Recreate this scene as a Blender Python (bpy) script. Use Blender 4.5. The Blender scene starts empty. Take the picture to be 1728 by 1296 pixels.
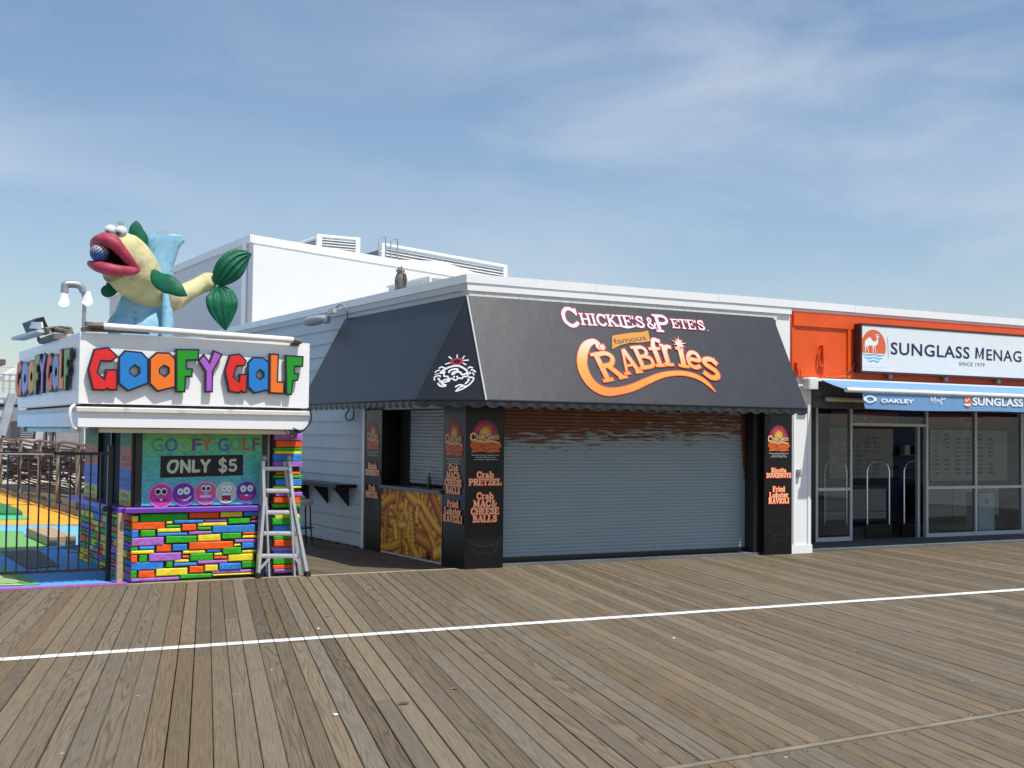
import bpy, math, random
from mathutils import Vector, Matrix
import numpy as np
random.seed(7)
R = math.radians
scene = bpy.context.scene
COL = scene.collection
# ------------------------------------------------------------------ camera
FPX = 2144.7
YAW, PITCH, ROLL, EYE = R(29.621), R(2.29), R(.66), 1.8
_F = Vector((math.sin(YAW)*math.cos(PITCH), math.cos(YAW)*math.cos(PITCH), math.sin(PITCH)))
_r = Vector((math.cos(YAW), -math.sin(YAW), 0)); _u = _r.cross(_F)
_R = _r*math.cos(ROLL)+_u*math.sin(ROLL); _U = -_r*math.sin(ROLL)+_u*math.cos(ROLL)
CAM = Vector((0, 0, EYE))
cd = bpy.data.cameras.new('camera'); cam = bpy.data.objects.new('camera', cd); COL.objects.link(cam)
cd.sensor_width = 36; cd.lens = FPX/1728*36; cd.clip_end = 3000; cd.clip_start = .05
m = Matrix((_R, _U, -_F)).transposed().to_4x4(); m.translation = CAM; cam.matrix_world = m
scene.camera = cam
# ------------------------------------------------------------------ world, sun, exposure
SUN = Vector((.38, -.98, 2.15)).normalized()
EL = math.asin(SUN.z); AZ = math.atan2(SUN.x, SUN.y)
w = bpy.data.worlds.new('World'); scene.world = w; w.use_nodes = True
nt = w.node_tree; N = nt.nodes; LK = nt.links
bg = N['Background']; bg.inputs[1].default_value = .092
sky = N.new('ShaderNodeTexSky'); sky.sky_type = 'NISHITA'; sky.sun_disc = False
sky.sun_elevation = EL; sky.sun_rotation = AZ; sky.altitude = 0; sky.air_density = 1.15; sky.dust_density = .5; sky.ozone_density = 2.0
tc = N.new('ShaderNodeTexCoord')
mp = N.new('ShaderNodeMapping'); mp.inputs['Rotation'].default_value = (R(12), R(-28), R(20)); mp.inputs['Scale'].default_value = (2.2, 2.2, 6.5)
mp.inputs['Location'].default_value = (6.3, 12.7, .6)
LK.new(tc.outputs['Generated'], mp.inputs[0])
n1 = N.new('ShaderNodeTexNoise'); n1.inputs['Scale'].default_value = 1.7; n1.inputs['Detail'].default_value = 7; n1.inputs['Roughness'].default_value = .52; n1.inputs['Distortion'].default_value = .55
LK.new(mp.outputs[0], n1.inputs['Vector'])
mp2 = N.new('ShaderNodeMapping'); mp2.inputs['Scale'].default_value = (1.5, 1.5, 3); mp2.inputs['Location'].default_value = (3.1, 1.7, .4)
LK.new(tc.outputs['Generated'], mp2.inputs[0])
n2 = N.new('ShaderNodeTexNoise'); n2.inputs['Scale'].default_value = 1.6; n2.inputs['Detail'].default_value = 3
LK.new(mp2.outputs[0], n2.inputs['Vector'])
r1 = N.new('ShaderNodeMapRange'); r1.inputs[1].default_value = .42; r1.inputs[2].default_value = .66; r1.inputs[4].default_value = .48
LK.new(n1.outputs[0], r1.inputs[0])
r2 = N.new('ShaderNodeMapRange'); r2.inputs[1].default_value = .36; r2.inputs[2].default_value = .6; r2.inputs[3].default_value = .3; r2.inputs[4].default_value = 1.25
LK.new(n2.outputs[0], r2.inputs[0])
mm = N.new('ShaderNodeMath'); mm.operation = 'MULTIPLY_ADD'; mm.inputs[2].default_value = .07
LK.new(r1.outputs[0], mm.inputs[0]); LK.new(r2.outputs[0], mm.inputs[1])
mx = N.new('ShaderNodeMix'); mx.data_type = 'RGBA'; mx.inputs['B'].default_value = (5.2, 5.9, 6.9, 1)
tn = N.new('ShaderNodeVectorMath'); tn.operation = 'MULTIPLY'; tn.inputs[1].default_value = (.95, .985, 1.045); LK.new(sky.outputs[0], tn.inputs[0])
LK.new(mm.outputs[0], mx.inputs[0]); LK.new(tn.outputs[0], mx.inputs['A']); LK.new(mx.outputs['Result'], bg.inputs[0])
sd = bpy.data.lights.new('sun', 'SUN'); sd.energy = 4.0; sd.angle = R(.53); sd.color = (1, .955, .88)
so = bpy.data.objects.new('sun', sd); COL.objects.link(so); so.rotation_euler = (-SUN).to_track_quat('-Z', 'Y').to_euler(); so.location = (0, 0, 30)
vs = scene.view_settings; vs.view_transform = 'Standard'; vs.look = 'None'; vs.exposure = 0.32; vs.gamma = 1; vs.use_curve_mapping = False
scene.render.engine = 'CYCLES'

# ------------------------------------------------------------------ measuring helpers (surveyed points of the place)
def ray(x, y): return _R*((x-864)/FPX) - _U*((y-648)/FPX) + _F
def G(x, y, z=0.0): d = ray(x, y); return CAM + d*((z-EYE)/d.z)
def PY(x, y, Y): d = ray(x, y); return CAM + d*(Y/d.y)
def PX(x, y, X): d = ray(x, y); return CAM + d*(X/d.x)
def PN(x, y, P, n): d = ray(x, y); return CAM + d*((P-CAM).dot(n)/d.dot(n))

# ------------------------------------------------------------------ materials
def srgb(h):
    c = [int(h[i:i+2], 16)/255 for i in (0, 2, 4)]
    return tuple((v/12.92 if v <= .04045 else ((v+.055)/1.055)**2.4) for v in c)
MATS = {}
def mat(name, col, rough=.6, var=.12, scale=3.0, bump=0.0, bscale=40, metal=0.0, dirt=None, damt=0.0, dscale=2.0, stretch=(1, 1, 1), spec=.5, coat=0):
    if name in MATS: return MATS[name]
    if isinstance(col, str): col = srgb(col)
    m = bpy.data.materials.new(name); m.use_nodes = True; MATS[name] = m
    t = m.node_tree; b = t.nodes['Principled BSDF']; L = t.links
    b.inputs['Roughness'].default_value = rough; b.inputs['Metallic'].default_value = metal
    b.inputs['Specular IOR Level'].default_value = spec; b.inputs['Coat Weight'].default_value = coat
    tc = t.nodes.new('ShaderNodeTexCoord'); mp = t.nodes.new('ShaderNodeMapping'); mp.inputs['Scale'].default_value = stretch
    L.new(tc.outputs['Object'], mp.inputs[0])
    n = t.nodes.new('ShaderNodeTexNoise'); n.inputs['Scale'].default_value = scale; n.inputs['Detail'].default_value = 6; L.new(mp.outputs[0], n.inputs['Vector'])
    r = t.nodes.new('ShaderNodeMapRange'); r.inputs[1].default_value = .3; r.inputs[2].default_value = .7; r.inputs[3].default_value = 1-var; r.inputs[4].default_value = 1+var
    L.new(n.outputs[0], r.inputs[0])
    mul = t.nodes.new('ShaderNodeVectorMath'); mul.operation = 'SCALE'; mul.inputs[0].default_value = col[:3]; L.new(r.outputs[0], mul.inputs['Scale'])
    out = mul.outputs[0]
    if dirt:
        if isinstance(dirt, str): dirt = srgb(dirt)
        n3 = t.nodes.new('ShaderNodeTexNoise'); n3.inputs['Scale'].default_value = dscale; n3.inputs['Detail'].default_value = 8; n3.inputs['Roughness'].default_value = .65; L.new(mp.outputs[0], n3.inputs['Vector'])
        r3 = t.nodes.new('ShaderNodeMapRange'); r3.inputs[1].default_value = .62-.3*damt; r3.inputs[2].default_value = .72-.2*damt; r3.inputs[4].default_value = min(1, .3+damt); L.new(n3.outputs[0], r3.inputs[0])
        mx = t.nodes.new('ShaderNodeMix'); mx.data_type = 'RGBA'; mx.inputs['B'].default_value = (*dirt[:3], 1)
        L.new(r3.outputs[0], mx.inputs[0]); L.new(out, mx.inputs['A']); out = mx.outputs['Result']
    L.new(out, b.inputs['Base Color'])
    if bump:
        nb = t.nodes.new('ShaderNodeTexNoise'); nb.inputs['Scale'].default_value = bscale; nb.inputs['Detail'].default_value = 5; L.new(mp.outputs[0], nb.inputs['Vector'])
        bp = t.nodes.new('ShaderNodeBump'); bp.inputs['Strength'].default_value = min(1, bump); bp.inputs['Distance'].default_value = .01*max(1, bump); L.new(nb.outputs[0], bp.inputs['Height']); L.new(bp.outputs[0], b.inputs['Normal'])
    return m
def emat(name, col, s):
    m = bpy.data.materials.new(name); m.use_nodes = True; b = m.node_tree.nodes['Principled BSDF']
    b.inputs['Base Color'].default_value = (*col, 1); b.inputs['Emission Color'].default_value = (*col, 1); b.inputs['Emission Strength'].default_value = s; return m

def plank_mat(name, dark=1.0, tint=(1, 1, 1)):
    m = bpy.data.materials.new(name); m.use_nodes = True; t = m.node_tree; L = t.links; nn = t.nodes.new
    b = t.nodes['Principled BSDF']
    uv = nn('ShaderNodeUVMap'); uv.uv_map = 'UVMap'
    at = nn('ShaderNodeAttribute'); at.attribute_name = 'rnd'
    sep = nn('ShaderNodeSeparateXYZ'); L.new(at.outputs['Vector'], sep.inputs[0])
    # offset per plank
    off = nn('ShaderNodeVectorMath'); off.operation = 'SCALE'; off.inputs['Scale'].default_value = 37.0; L.new(at.outputs['Vector'], off.inputs[0])
    add = nn('ShaderNodeVectorMath'); add.operation = 'ADD'; L.new(uv.outputs[0], add.inputs[0]); L.new(off.outputs[0], add.inputs[1])
    mp = nn('ShaderNodeMapping'); mp.inputs['Scale'].default_value = (.42, 9.0, 1.0); L.new(add.outputs[0], mp.inputs[0])
    # cathedral grain: contour bands of a stretched smooth noise
    ng = nn('ShaderNodeTexNoise'); ng.inputs['Scale'].default_value = 1.1; ng.inputs['Detail'].default_value = .6; ng.inputs['Distortion'].default_value = .1; L.new(mp.outputs[0], ng.inputs['Vector'])
    ml = nn('ShaderNodeMath'); ml.operation = 'MULTIPLY'; ml.inputs[1].default_value = 70; L.new(ng.outputs[0], ml.inputs[0])
    sn = nn('ShaderNodeMath'); sn.operation = 'SINE'; L.new(ml.outputs[0], sn.inputs[0])
    gr = nn('ShaderNodeMapRange'); gr.inputs[1].default_value = .1; gr.inputs[2].default_value = 1; gr.inputs[4].default_value = 1; L.new(sn.outputs[0], gr.inputs[0])
    # grain strength per plank
    gs = nn('ShaderNodeMapRange'); gs.inputs[3].default_value = .05; gs.inputs[4].default_value = .42; L.new(sep.outputs[1], gs.inputs[0])
    gm = nn('ShaderNodeMath'); gm.operation = 'MULTIPLY'; L.new(gr.outputs[0], gm.inputs[0]); L.new(gs.outputs[0], gm.inputs[1])
    # fine fibre
    mpf = nn('ShaderNodeMapping'); mpf.inputs['Scale'].default_value = (3.0, 170.0, 1.0); L.new(add.outputs[0], mpf.inputs[0])
    nf = nn('ShaderNodeTexNoise'); nf.inputs['Scale'].default_value = 1.0; nf.inputs['Detail'].default_value = 4; nf.inputs['Roughness'].default_value = .6; L.new(mpf.outputs[0], nf.inputs['Vector'])
    # stains in the world
    tc = nn('ShaderNodeTexCoord')
    ns = nn('ShaderNodeTexNoise'); ns.inputs['Scale'].default_value = 1.3; ns.inputs['Detail'].default_value = 6; ns.inputs['Roughness'].default_value = .62; L.new(tc.outputs['Object'], ns.inputs['Vector'])
    ramp = nn('ShaderNodeValToRGB'); cr = ramp.color_ramp
    cols = [(0.0, '857865'), (.25, '908370'), (.42, '878075'), (.6, '89775e'), (.78, '8e8373'), (1.0, '7d7364')]
    while len(cr.elements) < len(cols): cr.elements.new(.5)
    for e, (p, c) in zip(cr.elements, cols): e.position = p; c = srgb(c); e.color = (c[0]*.60*dark*tint[0], c[1]*.575*dark*tint[1], c[2]*.51*dark*tint[2], 1)
    L.new(sep.outputs[0], ramp.inputs[0])
    # brown patches (less weathered wood) in places
    pr = nn('ShaderNodeMapRange'); pr.inputs[1].default_value = .5; pr.inputs[2].default_value = .72; pr.inputs[4].default_value = .72; L.new(ns.outputs[0], pr.inputs[0])
    mxb = nn('ShaderNodeMix'); mxb.data_type = 'RGBA'; mxb.inputs['B'].default_value = (.175*dark, .125*dark, .075*dark, 1); L.new(pr.outputs[0], mxb.inputs[0]); L.new(ramp.outputs[0], mxb.inputs['A'])
    ff = nn('ShaderNodeMapRange'); ff.inputs[1].default_value = .28; ff.inputs[2].default_value = .72; ff.inputs[3].default_value = .68; ff.inputs[4].default_value = 1.26; L.new(nf.outputs[0], ff.inputs[0])
    sub = nn('ShaderNodeMath'); sub.operation = 'SUBTRACT'; L.new(ff.outputs[0], sub.inputs[0]); L.new(gm.outputs[0], sub.inputs[1])
    br = nn('ShaderNodeMath'); br.operation = 'MULTIPLY'; L.new(sub.outputs[0], br.inputs[0])
    bb = nn('ShaderNodeMapRange'); bb.inputs[3].default_value = .80; bb.inputs[4].default_value = 1.2; L.new(sep.outputs[2], bb.inputs[0]); L.new(bb.outputs[0], br.inputs[1])
    sc = nn('ShaderNodeVectorMath'); sc.operation = 'SCALE'; L.new(mxb.outputs['Result'], sc.inputs[0]); L.new(br.outputs[0], sc.inputs['Scale'])
    # small specks: gum, droppings, dark knots
    vo = nn('ShaderNodeTexVoronoi'); vo.inputs['Scale'].default_value = 3.6; L.new(tc.outputs['Object'], vo.inputs['Vector'])
    vr = nn('ShaderNodeMapRange'); vr.inputs[1].default_value = .035; vr.inputs[2].default_value = .05; vr.inputs[3].default_value = .75; vr.inputs[4].default_value = 0; L.new(vo.outputs['Distance'], vr.inputs[0])
    vs_ = nn('ShaderNodeSeparateXYZ'); L.new(vo.outputs['Color'], vs_.inputs[0])
    vt = nn('ShaderNodeMath'); vt.operation = 'GREATER_THAN'; vt.inputs[1].default_value = .5; L.new(vs_.outputs[0], vt.inputs[0])
    vm = nn('ShaderNodeMath'); vm.operation = 'MULTIPLY'; L.new(vr.outputs[0], vm.inputs[0]); L.new(vt.outputs[0], vm.inputs[1])
    vc = nn('ShaderNodeMix'); vc.data_type = 'RGBA'; vc.inputs['A'].default_value = (.05, .045, .04, 1); vc.inputs['B'].default_value = (.5, .49, .46, 1)
    vg = nn('ShaderNodeMath'); vg.operation = 'GREATER_THAN'; vg.inputs[1].default_value = .45; L.new(vs_.outputs[1], vg.inputs[0]); L.new(vg.outputs[0], vc.inputs[0])
    mf = nn('ShaderNodeMix'); mf.data_type = 'RGBA'; L.new(vm.outputs[0], mf.inputs[0]); L.new(sc.outputs[0], mf.inputs['A']); L.new(vc.outputs['Result'], mf.inputs['B'])
    L.new(mf.outputs['Result'], b.inputs['Base Color'])
    b.inputs['Roughness'].default_value = .72; b.inputs['Specular IOR Level'].default_value = .35
    bp = nn('ShaderNodeBump'); bp.inputs['Strength'].default_value = .5; bp.inputs['Distance'].default_value = .004; L.new(sub.outputs[0], bp.inputs['Height']); L.new(bp.outputs[0], b.inputs['Normal'])
    return m
PLANK = plank_mat('weathered_plank'); SIDEPLANK = plank_mat('side_deck_plank', .8)  # side deck planks darkened in colour to deepen the shade there

def attr_mat(name, rough=.5, noise=.06, spec=.4):
    m = bpy.data.materials.new(name); m.use_nodes = True; t = m.node_tree; L = t.links; b = t.nodes['Principled BSDF']
    a = t.nodes.new('ShaderNodeAttribute'); a.attribute_name = 'Col'
    tc = t.nodes.new('ShaderNodeTexCoord'); n = t.nodes.new('ShaderNodeTexNoise'); n.inputs['Scale'].default_value = 60; n.inputs['Detail'].default_value = 4; L.new(tc.outputs['Object'], n.inputs['Vector'])
    r = t.nodes.new('ShaderNodeMapRange'); r.inputs[1].default_value = .3; r.inputs[2].default_value = .7; r.inputs[3].default_value = 1-noise; r.inputs[4].default_value = 1+noise; L.new(n.outputs[0], r.inputs[0])
    s = t.nodes.new('ShaderNodeVectorMath'); s.operation = 'SCALE'; L.new(a.outputs['Color'], s.inputs[0]); L.new(r.outputs[0], s.inputs['Scale']); L.new(s.outputs[0], b.inputs['Base Color'])
    b.inputs['Roughness'].default_value = rough; b.inputs['Specular IOR Level'].default_value = spec
    return m
PRINT = attr_mat('flat_print'); FRYPRINT = attr_mat('glossy_photo_print', .45, .15, .2)
def rust_mat():
    m = bpy.data.materials.new('rusted_galvanised_steel'); m.use_nodes = True; t = m.node_tree; L = t.links; nn = t.nodes.new; b = t.nodes['Principled BSDF']
    g = nn('ShaderNodeNewGeometry'); sp = nn('ShaderNodeSeparateXYZ'); L.new(g.outputs['Position'], sp.inputs[0])
    mp = nn('ShaderNodeMapping'); mp.inputs['Scale'].default_value = (2.0, 1, 17); L.new(g.outputs['Position'], mp.inputs[0])
    n = nn('ShaderNodeTexNoise'); n.inputs['Scale'].default_value = 1.5; n.inputs['Detail'].default_value = 9; n.inputs['Roughness'].default_value = .7; L.new(mp.outputs[0], n.inputs['Vector'])
    # rust grows towards the top of the door, more on its left
    zr = nn('ShaderNodeMapRange'); zr.inputs[1].default_value = 1.40; zr.inputs[2].default_value = 1.95; zr.inputs[3].default_value = -.17; zr.inputs[4].default_value = .19; L.new(sp.outputs[2], zr.inputs[0])
    xr = nn('ShaderNodeMapRange'); xr.inputs[1].default_value = 8.5; xr.inputs[2].default_value = 13; xr.inputs[3].default_value = .06; xr.inputs[4].default_value = -.07; L.new(sp.outputs[0], xr.inputs[0])
    xe = nn('ShaderNodeMapRange'); xe.inputs[1].default_value = 12.86; xe.inputs[2].default_value = 12.93; xe.inputs[3].default_value = 0; xe.inputs[4].default_value = .5; L.new(sp.outputs[0], xe.inputs[0])
    ze = nn('ShaderNodeMapRange'); ze.inputs[1].default_value = .9; ze.inputs[2].default_value = 1.4; L.new(sp.outputs[2], ze.inputs[0])
    em = nn('ShaderNodeMath'); em.operation = 'MULTIPLY'; L.new(xe.outputs[0], em.inputs[0]); L.new(ze.outputs[0], em.inputs[1])
    a1 = nn('ShaderNodeMath'); L.new(n.outputs[0], a1.inputs[0]); L.new(zr.outputs[0], a1.inputs[1])
    a2 = nn('ShaderNodeMath'); L.new(a1.outputs[0], a2.inputs[0]); L.new(xr.outputs[0], a2.inputs[1])
    a3 = nn('ShaderNodeMath'); L.new(a2.outputs[0], a3.inputs[0]); L.new(em.outputs[0], a3.inputs[1])
    r = nn('ShaderNodeMapRange'); r.inputs[1].default_value = .55; r.inputs[2].default_value = .62; L.new(a3.outputs[0], r.inputs[0])
    n2 = nn('ShaderNodeTexNoise'); n2.inputs['Scale'].default_value = 1.4; n2.inputs['Detail'].default_value = 5; L.new(g.outputs['Position'], n2.inputs['Vector'])
    st = nn('ShaderNodeMix'); st.data_type = 'RGBA'; st.inputs['A'].default_value = (.235, .305, .35, 1); st.inputs['B'].default_value = (.30, .35, .37, 1); L.new(n2.outputs[0], st.inputs[0])
    rc = nn('ShaderNodeMix'); rc.data_type = 'RGBA'; rc.inputs['A'].default_value = (.075, .028, .014, 1); rc.inputs['B'].default_value = (.19, .068, .03, 1); L.new(n.outputs[0], rc.inputs[0])
    mx = nn('ShaderNodeMix'); mx.data_type = 'RGBA'; L.new(r.outputs[0], mx.inputs[0]); L.new(st.outputs['Result'], mx.inputs['A']); L.new(rc.outputs['Result'], mx.inputs['B'])
    L.new(mx.outputs['Result'], b.inputs['Base Color']); b.inputs['Roughness'].default_value = .5; b.inputs['Metallic'].default_value = .15
    return m
RUST = rust_mat()
def banner_mat():
    m = bpy.data.materials.new('teal_banner_print'); m.use_nodes = True; t = m.node_tree; L = t.links; nn = t.nodes.new; b = t.nodes['Principled BSDF']
    g = nn('ShaderNodeNewGeometry'); sp = nn('ShaderNodeSeparateXYZ'); L.new(g.outputs['Position'], sp.inputs[0])
    zr = nn('ShaderNodeMapRange'); zr.inputs[1].default_value = .87; zr.inputs[2].default_value = 1.8; L.new(sp.outputs[2], zr.inputs[0])
    cr = nn('ShaderNodeValToRGB'); L.new(zr.outputs[0], cr.inputs[0])
    e = cr.color_ramp.elements; e[0].color = (*srgb('58a8c8'), 1); e[1].color = (*srgb('63b04e'), 1); k = cr.color_ramp.elements.new(.55); k.color = (*srgb('48a8a0'), 1)
    mp = nn('ShaderNodeMapping'); mp.inputs['Scale'].default_value = (16, 1, 34); L.new(g.outputs['Position'], mp.inputs[0])
    n = nn('ShaderNodeTexNoise'); n.inputs['Scale'].default_value = 1; n.inputs['Detail'].default_value = 7; n.inputs['Roughness'].default_value = .7; L.new(mp.outputs[0], n.inputs['Vector'])
    r = nn('ShaderNodeMapRange'); r.inputs[1].default_value = .3; r.inputs[2].default_value = .55; r.inputs[3].default_value = .6; r.inputs[4].default_value = 1.25; L.new(n.outputs[0], r.inputs[0])
    s = nn('ShaderNodeVectorMath'); s.operation = 'SCALE'; L.new(cr.outputs[0], s.inputs[0]); L.new(r.outputs[0], s.inputs['Scale']); L.new(s.outputs[0], b.inputs['Base Color']); b.inputs['Roughness'].default_value = .45
    return m
BANNER = banner_mat()
def glass_mat(name, tint=(.78, .84, .87), refl=1.5):
    m = bpy.data.materials.new(name); m.use_nodes = True; t = m.node_tree; L = t.links; nn = t.nodes.new
    out = t.nodes['Material Output']; t.nodes.remove(t.nodes['Principled BSDF'])
    tr = nn('ShaderNodeBsdfTransparent'); tr.inputs[0].default_value = (*tint, 1); gl = nn('ShaderNodeBsdfGlossy'); gl.inputs['Roughness'].default_value = .015; gl.inputs[0].default_value = (.9, .95, 1, 1)
    lw = nn('ShaderNodeLayerWeight'); pw = nn('ShaderNodeMath'); pw.operation = 'POWER'; pw.inputs[1].default_value = 3.5; L.new(lw.outputs['Facing'], pw.inputs[0]); fr = nn('ShaderNodeMath'); fr.operation = 'MULTIPLY_ADD'; fr.inputs[1].default_value = .32; fr.inputs[2].default_value = .03; L.new(pw.outputs[0], fr.inputs[0]); lw.inputs[0].default_value = .5; mx = nn('ShaderNodeMixShader'); L.new(fr.outputs[0], mx.inputs[0]); L.new(tr.outputs[0], mx.inputs[1]); L.new(gl.outputs[0], mx.inputs[2]); L.new(mx.outputs[0], out.inputs[0])
    return m
GLASS = glass_mat('window_glass')
WHITE = mat('white_paint', (.82, .83, .83), .5, .02, 2, dirt=(.5, .49, .45), damt=.0, dscale=1.5, stretch=(1, 1, .35))
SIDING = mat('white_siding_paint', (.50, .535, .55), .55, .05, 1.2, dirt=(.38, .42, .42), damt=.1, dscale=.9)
STUCCO = mat('peeling_stucco', (.68, .68, .65), .8, .08, 20, bump=1.0, bscale=30, dirt=(.25, .24, .21), damt=.1, dscale=14)
BLACKP = mat('black_panel', (.006, .006, .007), .3, .2, 4, spec=.3)
BLACKM = mat('black_metal', (.012, .012, .014), .38, .15, 10)
FABRIC = mat('black_awning_fabric', (.008, .010, .015), .42, .15, 3, bump=.5, bscale=2.2, spec=.72)
ALU = mat('aluminium', (.60, .61, .63), .38, .08, 10, metal=.55)
ALUP = mat('satin_window_frame', (.50, .52, .53), .45, .05, 5, metal=.3)
DARK = mat('dark_interior', (.012, .012, .012), .8)  # near black, in place of shade in the booth and hatch openings
CONC = mat('grey_concrete', (.13, .14, .145), .75, .25, 2, dirt=(.07, .075, .08), damt=.2, bump=.3, bscale=30)
COPING = mat('white_coping_metal', (.82, .84, .85), .38, .02, 2)
ORANGE = mat('orange_paint', srgb('e25416'), .5, .06, 2.5)
GREYM = mat('grey_metal', (.33, .34, .35), .45, .1, 8, metal=.4)
WOOD = mat('pale_lumber', (.42, .31, .19), .7, .2, 6, stretch=(1, 8, 8), dirt=(.2, .14, .08), damt=.15)
RUBBER = mat('rubber', (.02, .02, .02), .7)
WHITEB = mat('white_building_wall', (.70, .70, .685), .8, .02, 1)

# ------------------------------------------------------------------ mesh building
class MB:
    def __init__(s): s.v = []; s.f = []; s.smooth = False
    def quad(s, a, b, c, d): i = len(s.v); s.v += [Vector(a), Vector(b), Vector(c), Vector(d)]; s.f.append((i, i+1, i+2, i+3)); return s
    def poly(s, pts): i = len(s.v); s.v += [Vector(p) for p in pts]; s.f.append(tuple(range(i, i+len(pts)))); return s
    def box(s, x0, x1, y0, y1, z0, z1):
        i = len(s.v); s.v += [Vector((x, y, z)) for z in (z0, z1) for x, y in ((x0, y0), (x1, y0), (x1, y1), (x0, y1))]
        s.f += [(i, i+3, i+2, i+1), (i+4, i+5, i+6, i+7)] + [(i+k, i+(k+1) % 4, i+4+(k+1) % 4, i+4+k) for k in range(4)]; return s
    def rbox(s, x0, x1, y0, y1, z0, z1, b=.006):   # box with chamfered upright and top edges
        i = len(s.v)
        for z, e in ((z0, 0), (z1-b, 0), (z1, b)):
            for x, y in ((x0+b, y0+e), (x1-b, y0+e), (x1-e, y0+b), (x1-e, y1-b), (x1-b, y1-e), (x0+b, y1-e), (x0+e, y1-b), (x0+e, y0+b)): s.v.append(Vector((x, y, z)))
        for k in (0, 1):
            for j in range(8): s.f.append((i+k*8+j, i+k*8+(j+1) % 8, i+k*8+8+(j+1) % 8, i+k*8+8+j))
        s.f += [tuple(i+16+j for j in range(8)), tuple(i+j for j in reversed(range(8)))]; return s
    def hexa(s, p):   # 8 corners: bottom 4 ccw, top 4 ccw
        i = len(s.v); s.v += [Vector(q) for q in p]
        s.f += [(i, i+3, i+2, i+1), (i+4, i+5, i+6, i+7)] + [(i+k, i+(k+1) % 4, i+4+(k+1) % 4, i+4+k) for k in range(4)]; return s
    def beam(s, a, b, w, h, up=(0, 0, 1)):
        a = Vector(a); b = Vector(b); d = (b-a).normalized(); up = Vector(up)
        if abs(d.dot(up)) > .99: up = Vector((0, 1, 0))
        x = d.cross(up).normalized()*w/2; y = x.cross(d).normalized()*h/2
        return s.hexa([a-x-y, a+x-y, a+x+y, a-x+y, b-x-y, b+x-y, b+x+y, b-x+y])
    def tube(s, pts, r, n=10, cap=True, el=1.0):
        pts = [Vector(p) for p in pts]; rs = r if isinstance(r, (list, tuple)) else [r]*len(pts)
        i0 = len(s.v); prev = None
        for k, p in enumerate(pts):
            d = (pts[min(k+1, len(pts)-1)]-pts[max(k-1, 0)]).normalized()
            if prev is None:
                u = Vector((0, 0, 1)) if abs(d.z) < .9 else Vector((0, 1, 0)); x = d.cross(u).normalized()
            else: x = (prev-d*prev.dot(d)).normalized()
            prev = x; y = d.cross(x)
            for j in range(n):
                a = 2*math.pi*j/n; s.v.append(p+x*math.cos(a)*rs[k]+y*math.sin(a)*rs[k]*el)
        for k in range(len(pts)-1):
            for j in range(n): a = i0+k*n+j; b = i0+k*n+(j+1) % n; s.f.append((a, b, b+n, a+n))
        if cap: s.f += [tuple(i0+j for j in reversed(range(n))), tuple(i0+(len(pts)-1)*n+j for j in range(n))]
        s.smooth = True; return s
    def lathe(s, o, prof, n=20, axis=(0, 0, 1)):
        ax = Vector(axis).normalized(); o = Vector(o); u = ax.orthogonal().normalized(); v = ax.cross(u); i0 = len(s.v)
        for r, h in prof:
            for j in range(n): a = 2*math.pi*j/n; s.v.append(o+ax*h+(u*math.cos(a)+v*math.sin(a))*r)
        for k in range(len(prof)-1):
            for j in range(n): a = i0+k*n+j; b = i0+k*n+(j+1) % n; s.f.append((a, b, b+n, a+n))
        s.f += [tuple(i0+j for j in reversed(range(n))), tuple(i0+(len(prof)-1)*n+j for j in range(n))]
        s.smooth = True; return s
    def ball(s, o, r, n=16, sx=1, sy=1, sz=1):
        o = Vector(o); i0 = len(s.v); h = n//2
        for k in range(1, h):
            t = math.pi*k/h
            for j in range(n): a = 2*math.pi*j/n; s.v.append(o+Vector((sx*math.sin(t)*math.cos(a), sy*math.sin(t)*math.sin(a), sz*math.cos(t)))*r)
        for k in range(h-2):
            for j in range(n): a = i0+k*n+j; b = i0+k*n+(j+1) % n; s.f.append((a, a+n, b+n, b))
        t = len(s.v); s.v += [o+Vector((0, 0, sz*r)), o-Vector((0, 0, sz*r))]
        for j in range(n): s.f += [(t, i0+j, i0+(j+1) % n), (t+1, i0+(h-2)*n+(j+1) % n, i0+(h-2)*n+j)]
        s.smooth = True; return s
    def prism(s, pts, off):    # planar polygon pts (3D) extruded by off
        off = Vector(off); pts = [Vector(p) for p in pts]; i = len(s.v); n = len(pts); s.v += pts+[p+off for p in pts]
        s.f += [tuple(i+j for j in reversed(range(n))), tuple(i+n+j for j in range(n))]+[(i+j, i+(j+1) % n, i+n+(j+1) % n, i+n+j) for j in range(n)]; return s
    def grid(s, fn, nu, nv):
        i = len(s.v)
        for a in range(nu+1):
            for b in range(nv+1): s.v.append(Vector(fn(a/nu, b/nv)))
        for a in range(nu):
            for b in range(nv): k = i+a*(nv+1)+b; s.f.append((k, k+nv+1, k+nv+2, k+1))
        return s
    def build(s, name, m, parent=None, smooth=None, **kw):
        me = bpy.data.meshes.new(name); me.from_pydata([tuple(v) for v in s.v], [], s.f)
        me.materials.append(m)
        if s.smooth if smooth is None else smooth:
            me.polygons.foreach_set('use_smooth', [True]*len(me.polygons))
            try: me.set_sharp_from_angle(angle=R(42))
            except Exception: pass
        me.update(); o = bpy.data.objects.new(name, me); COL.objects.link(o)
        if parent: o.parent = parent; o.matrix_parent_inverse = Matrix.Translation(parent.location).inverted() if not parent.get('rot') else parent.matrix_world.inverted()
        for k, v in kw.items(): o[k] = v
        return o
def thing(name, loc, label, cat, group=None, kind=None):
    o = bpy.data.objects.new(name, None); COL.objects.link(o); o.location = loc; o.empty_display_size = .1
    if kind: o['kind'] = kind
    if label: o['label'] = label
    if cat: o['category'] = cat
    if group: o['group'] = group
    return o
def tag(o, label, cat, group=None):
    o['label'] = label; o['category'] = cat
    if group: o['group'] = group
    return o
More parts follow.
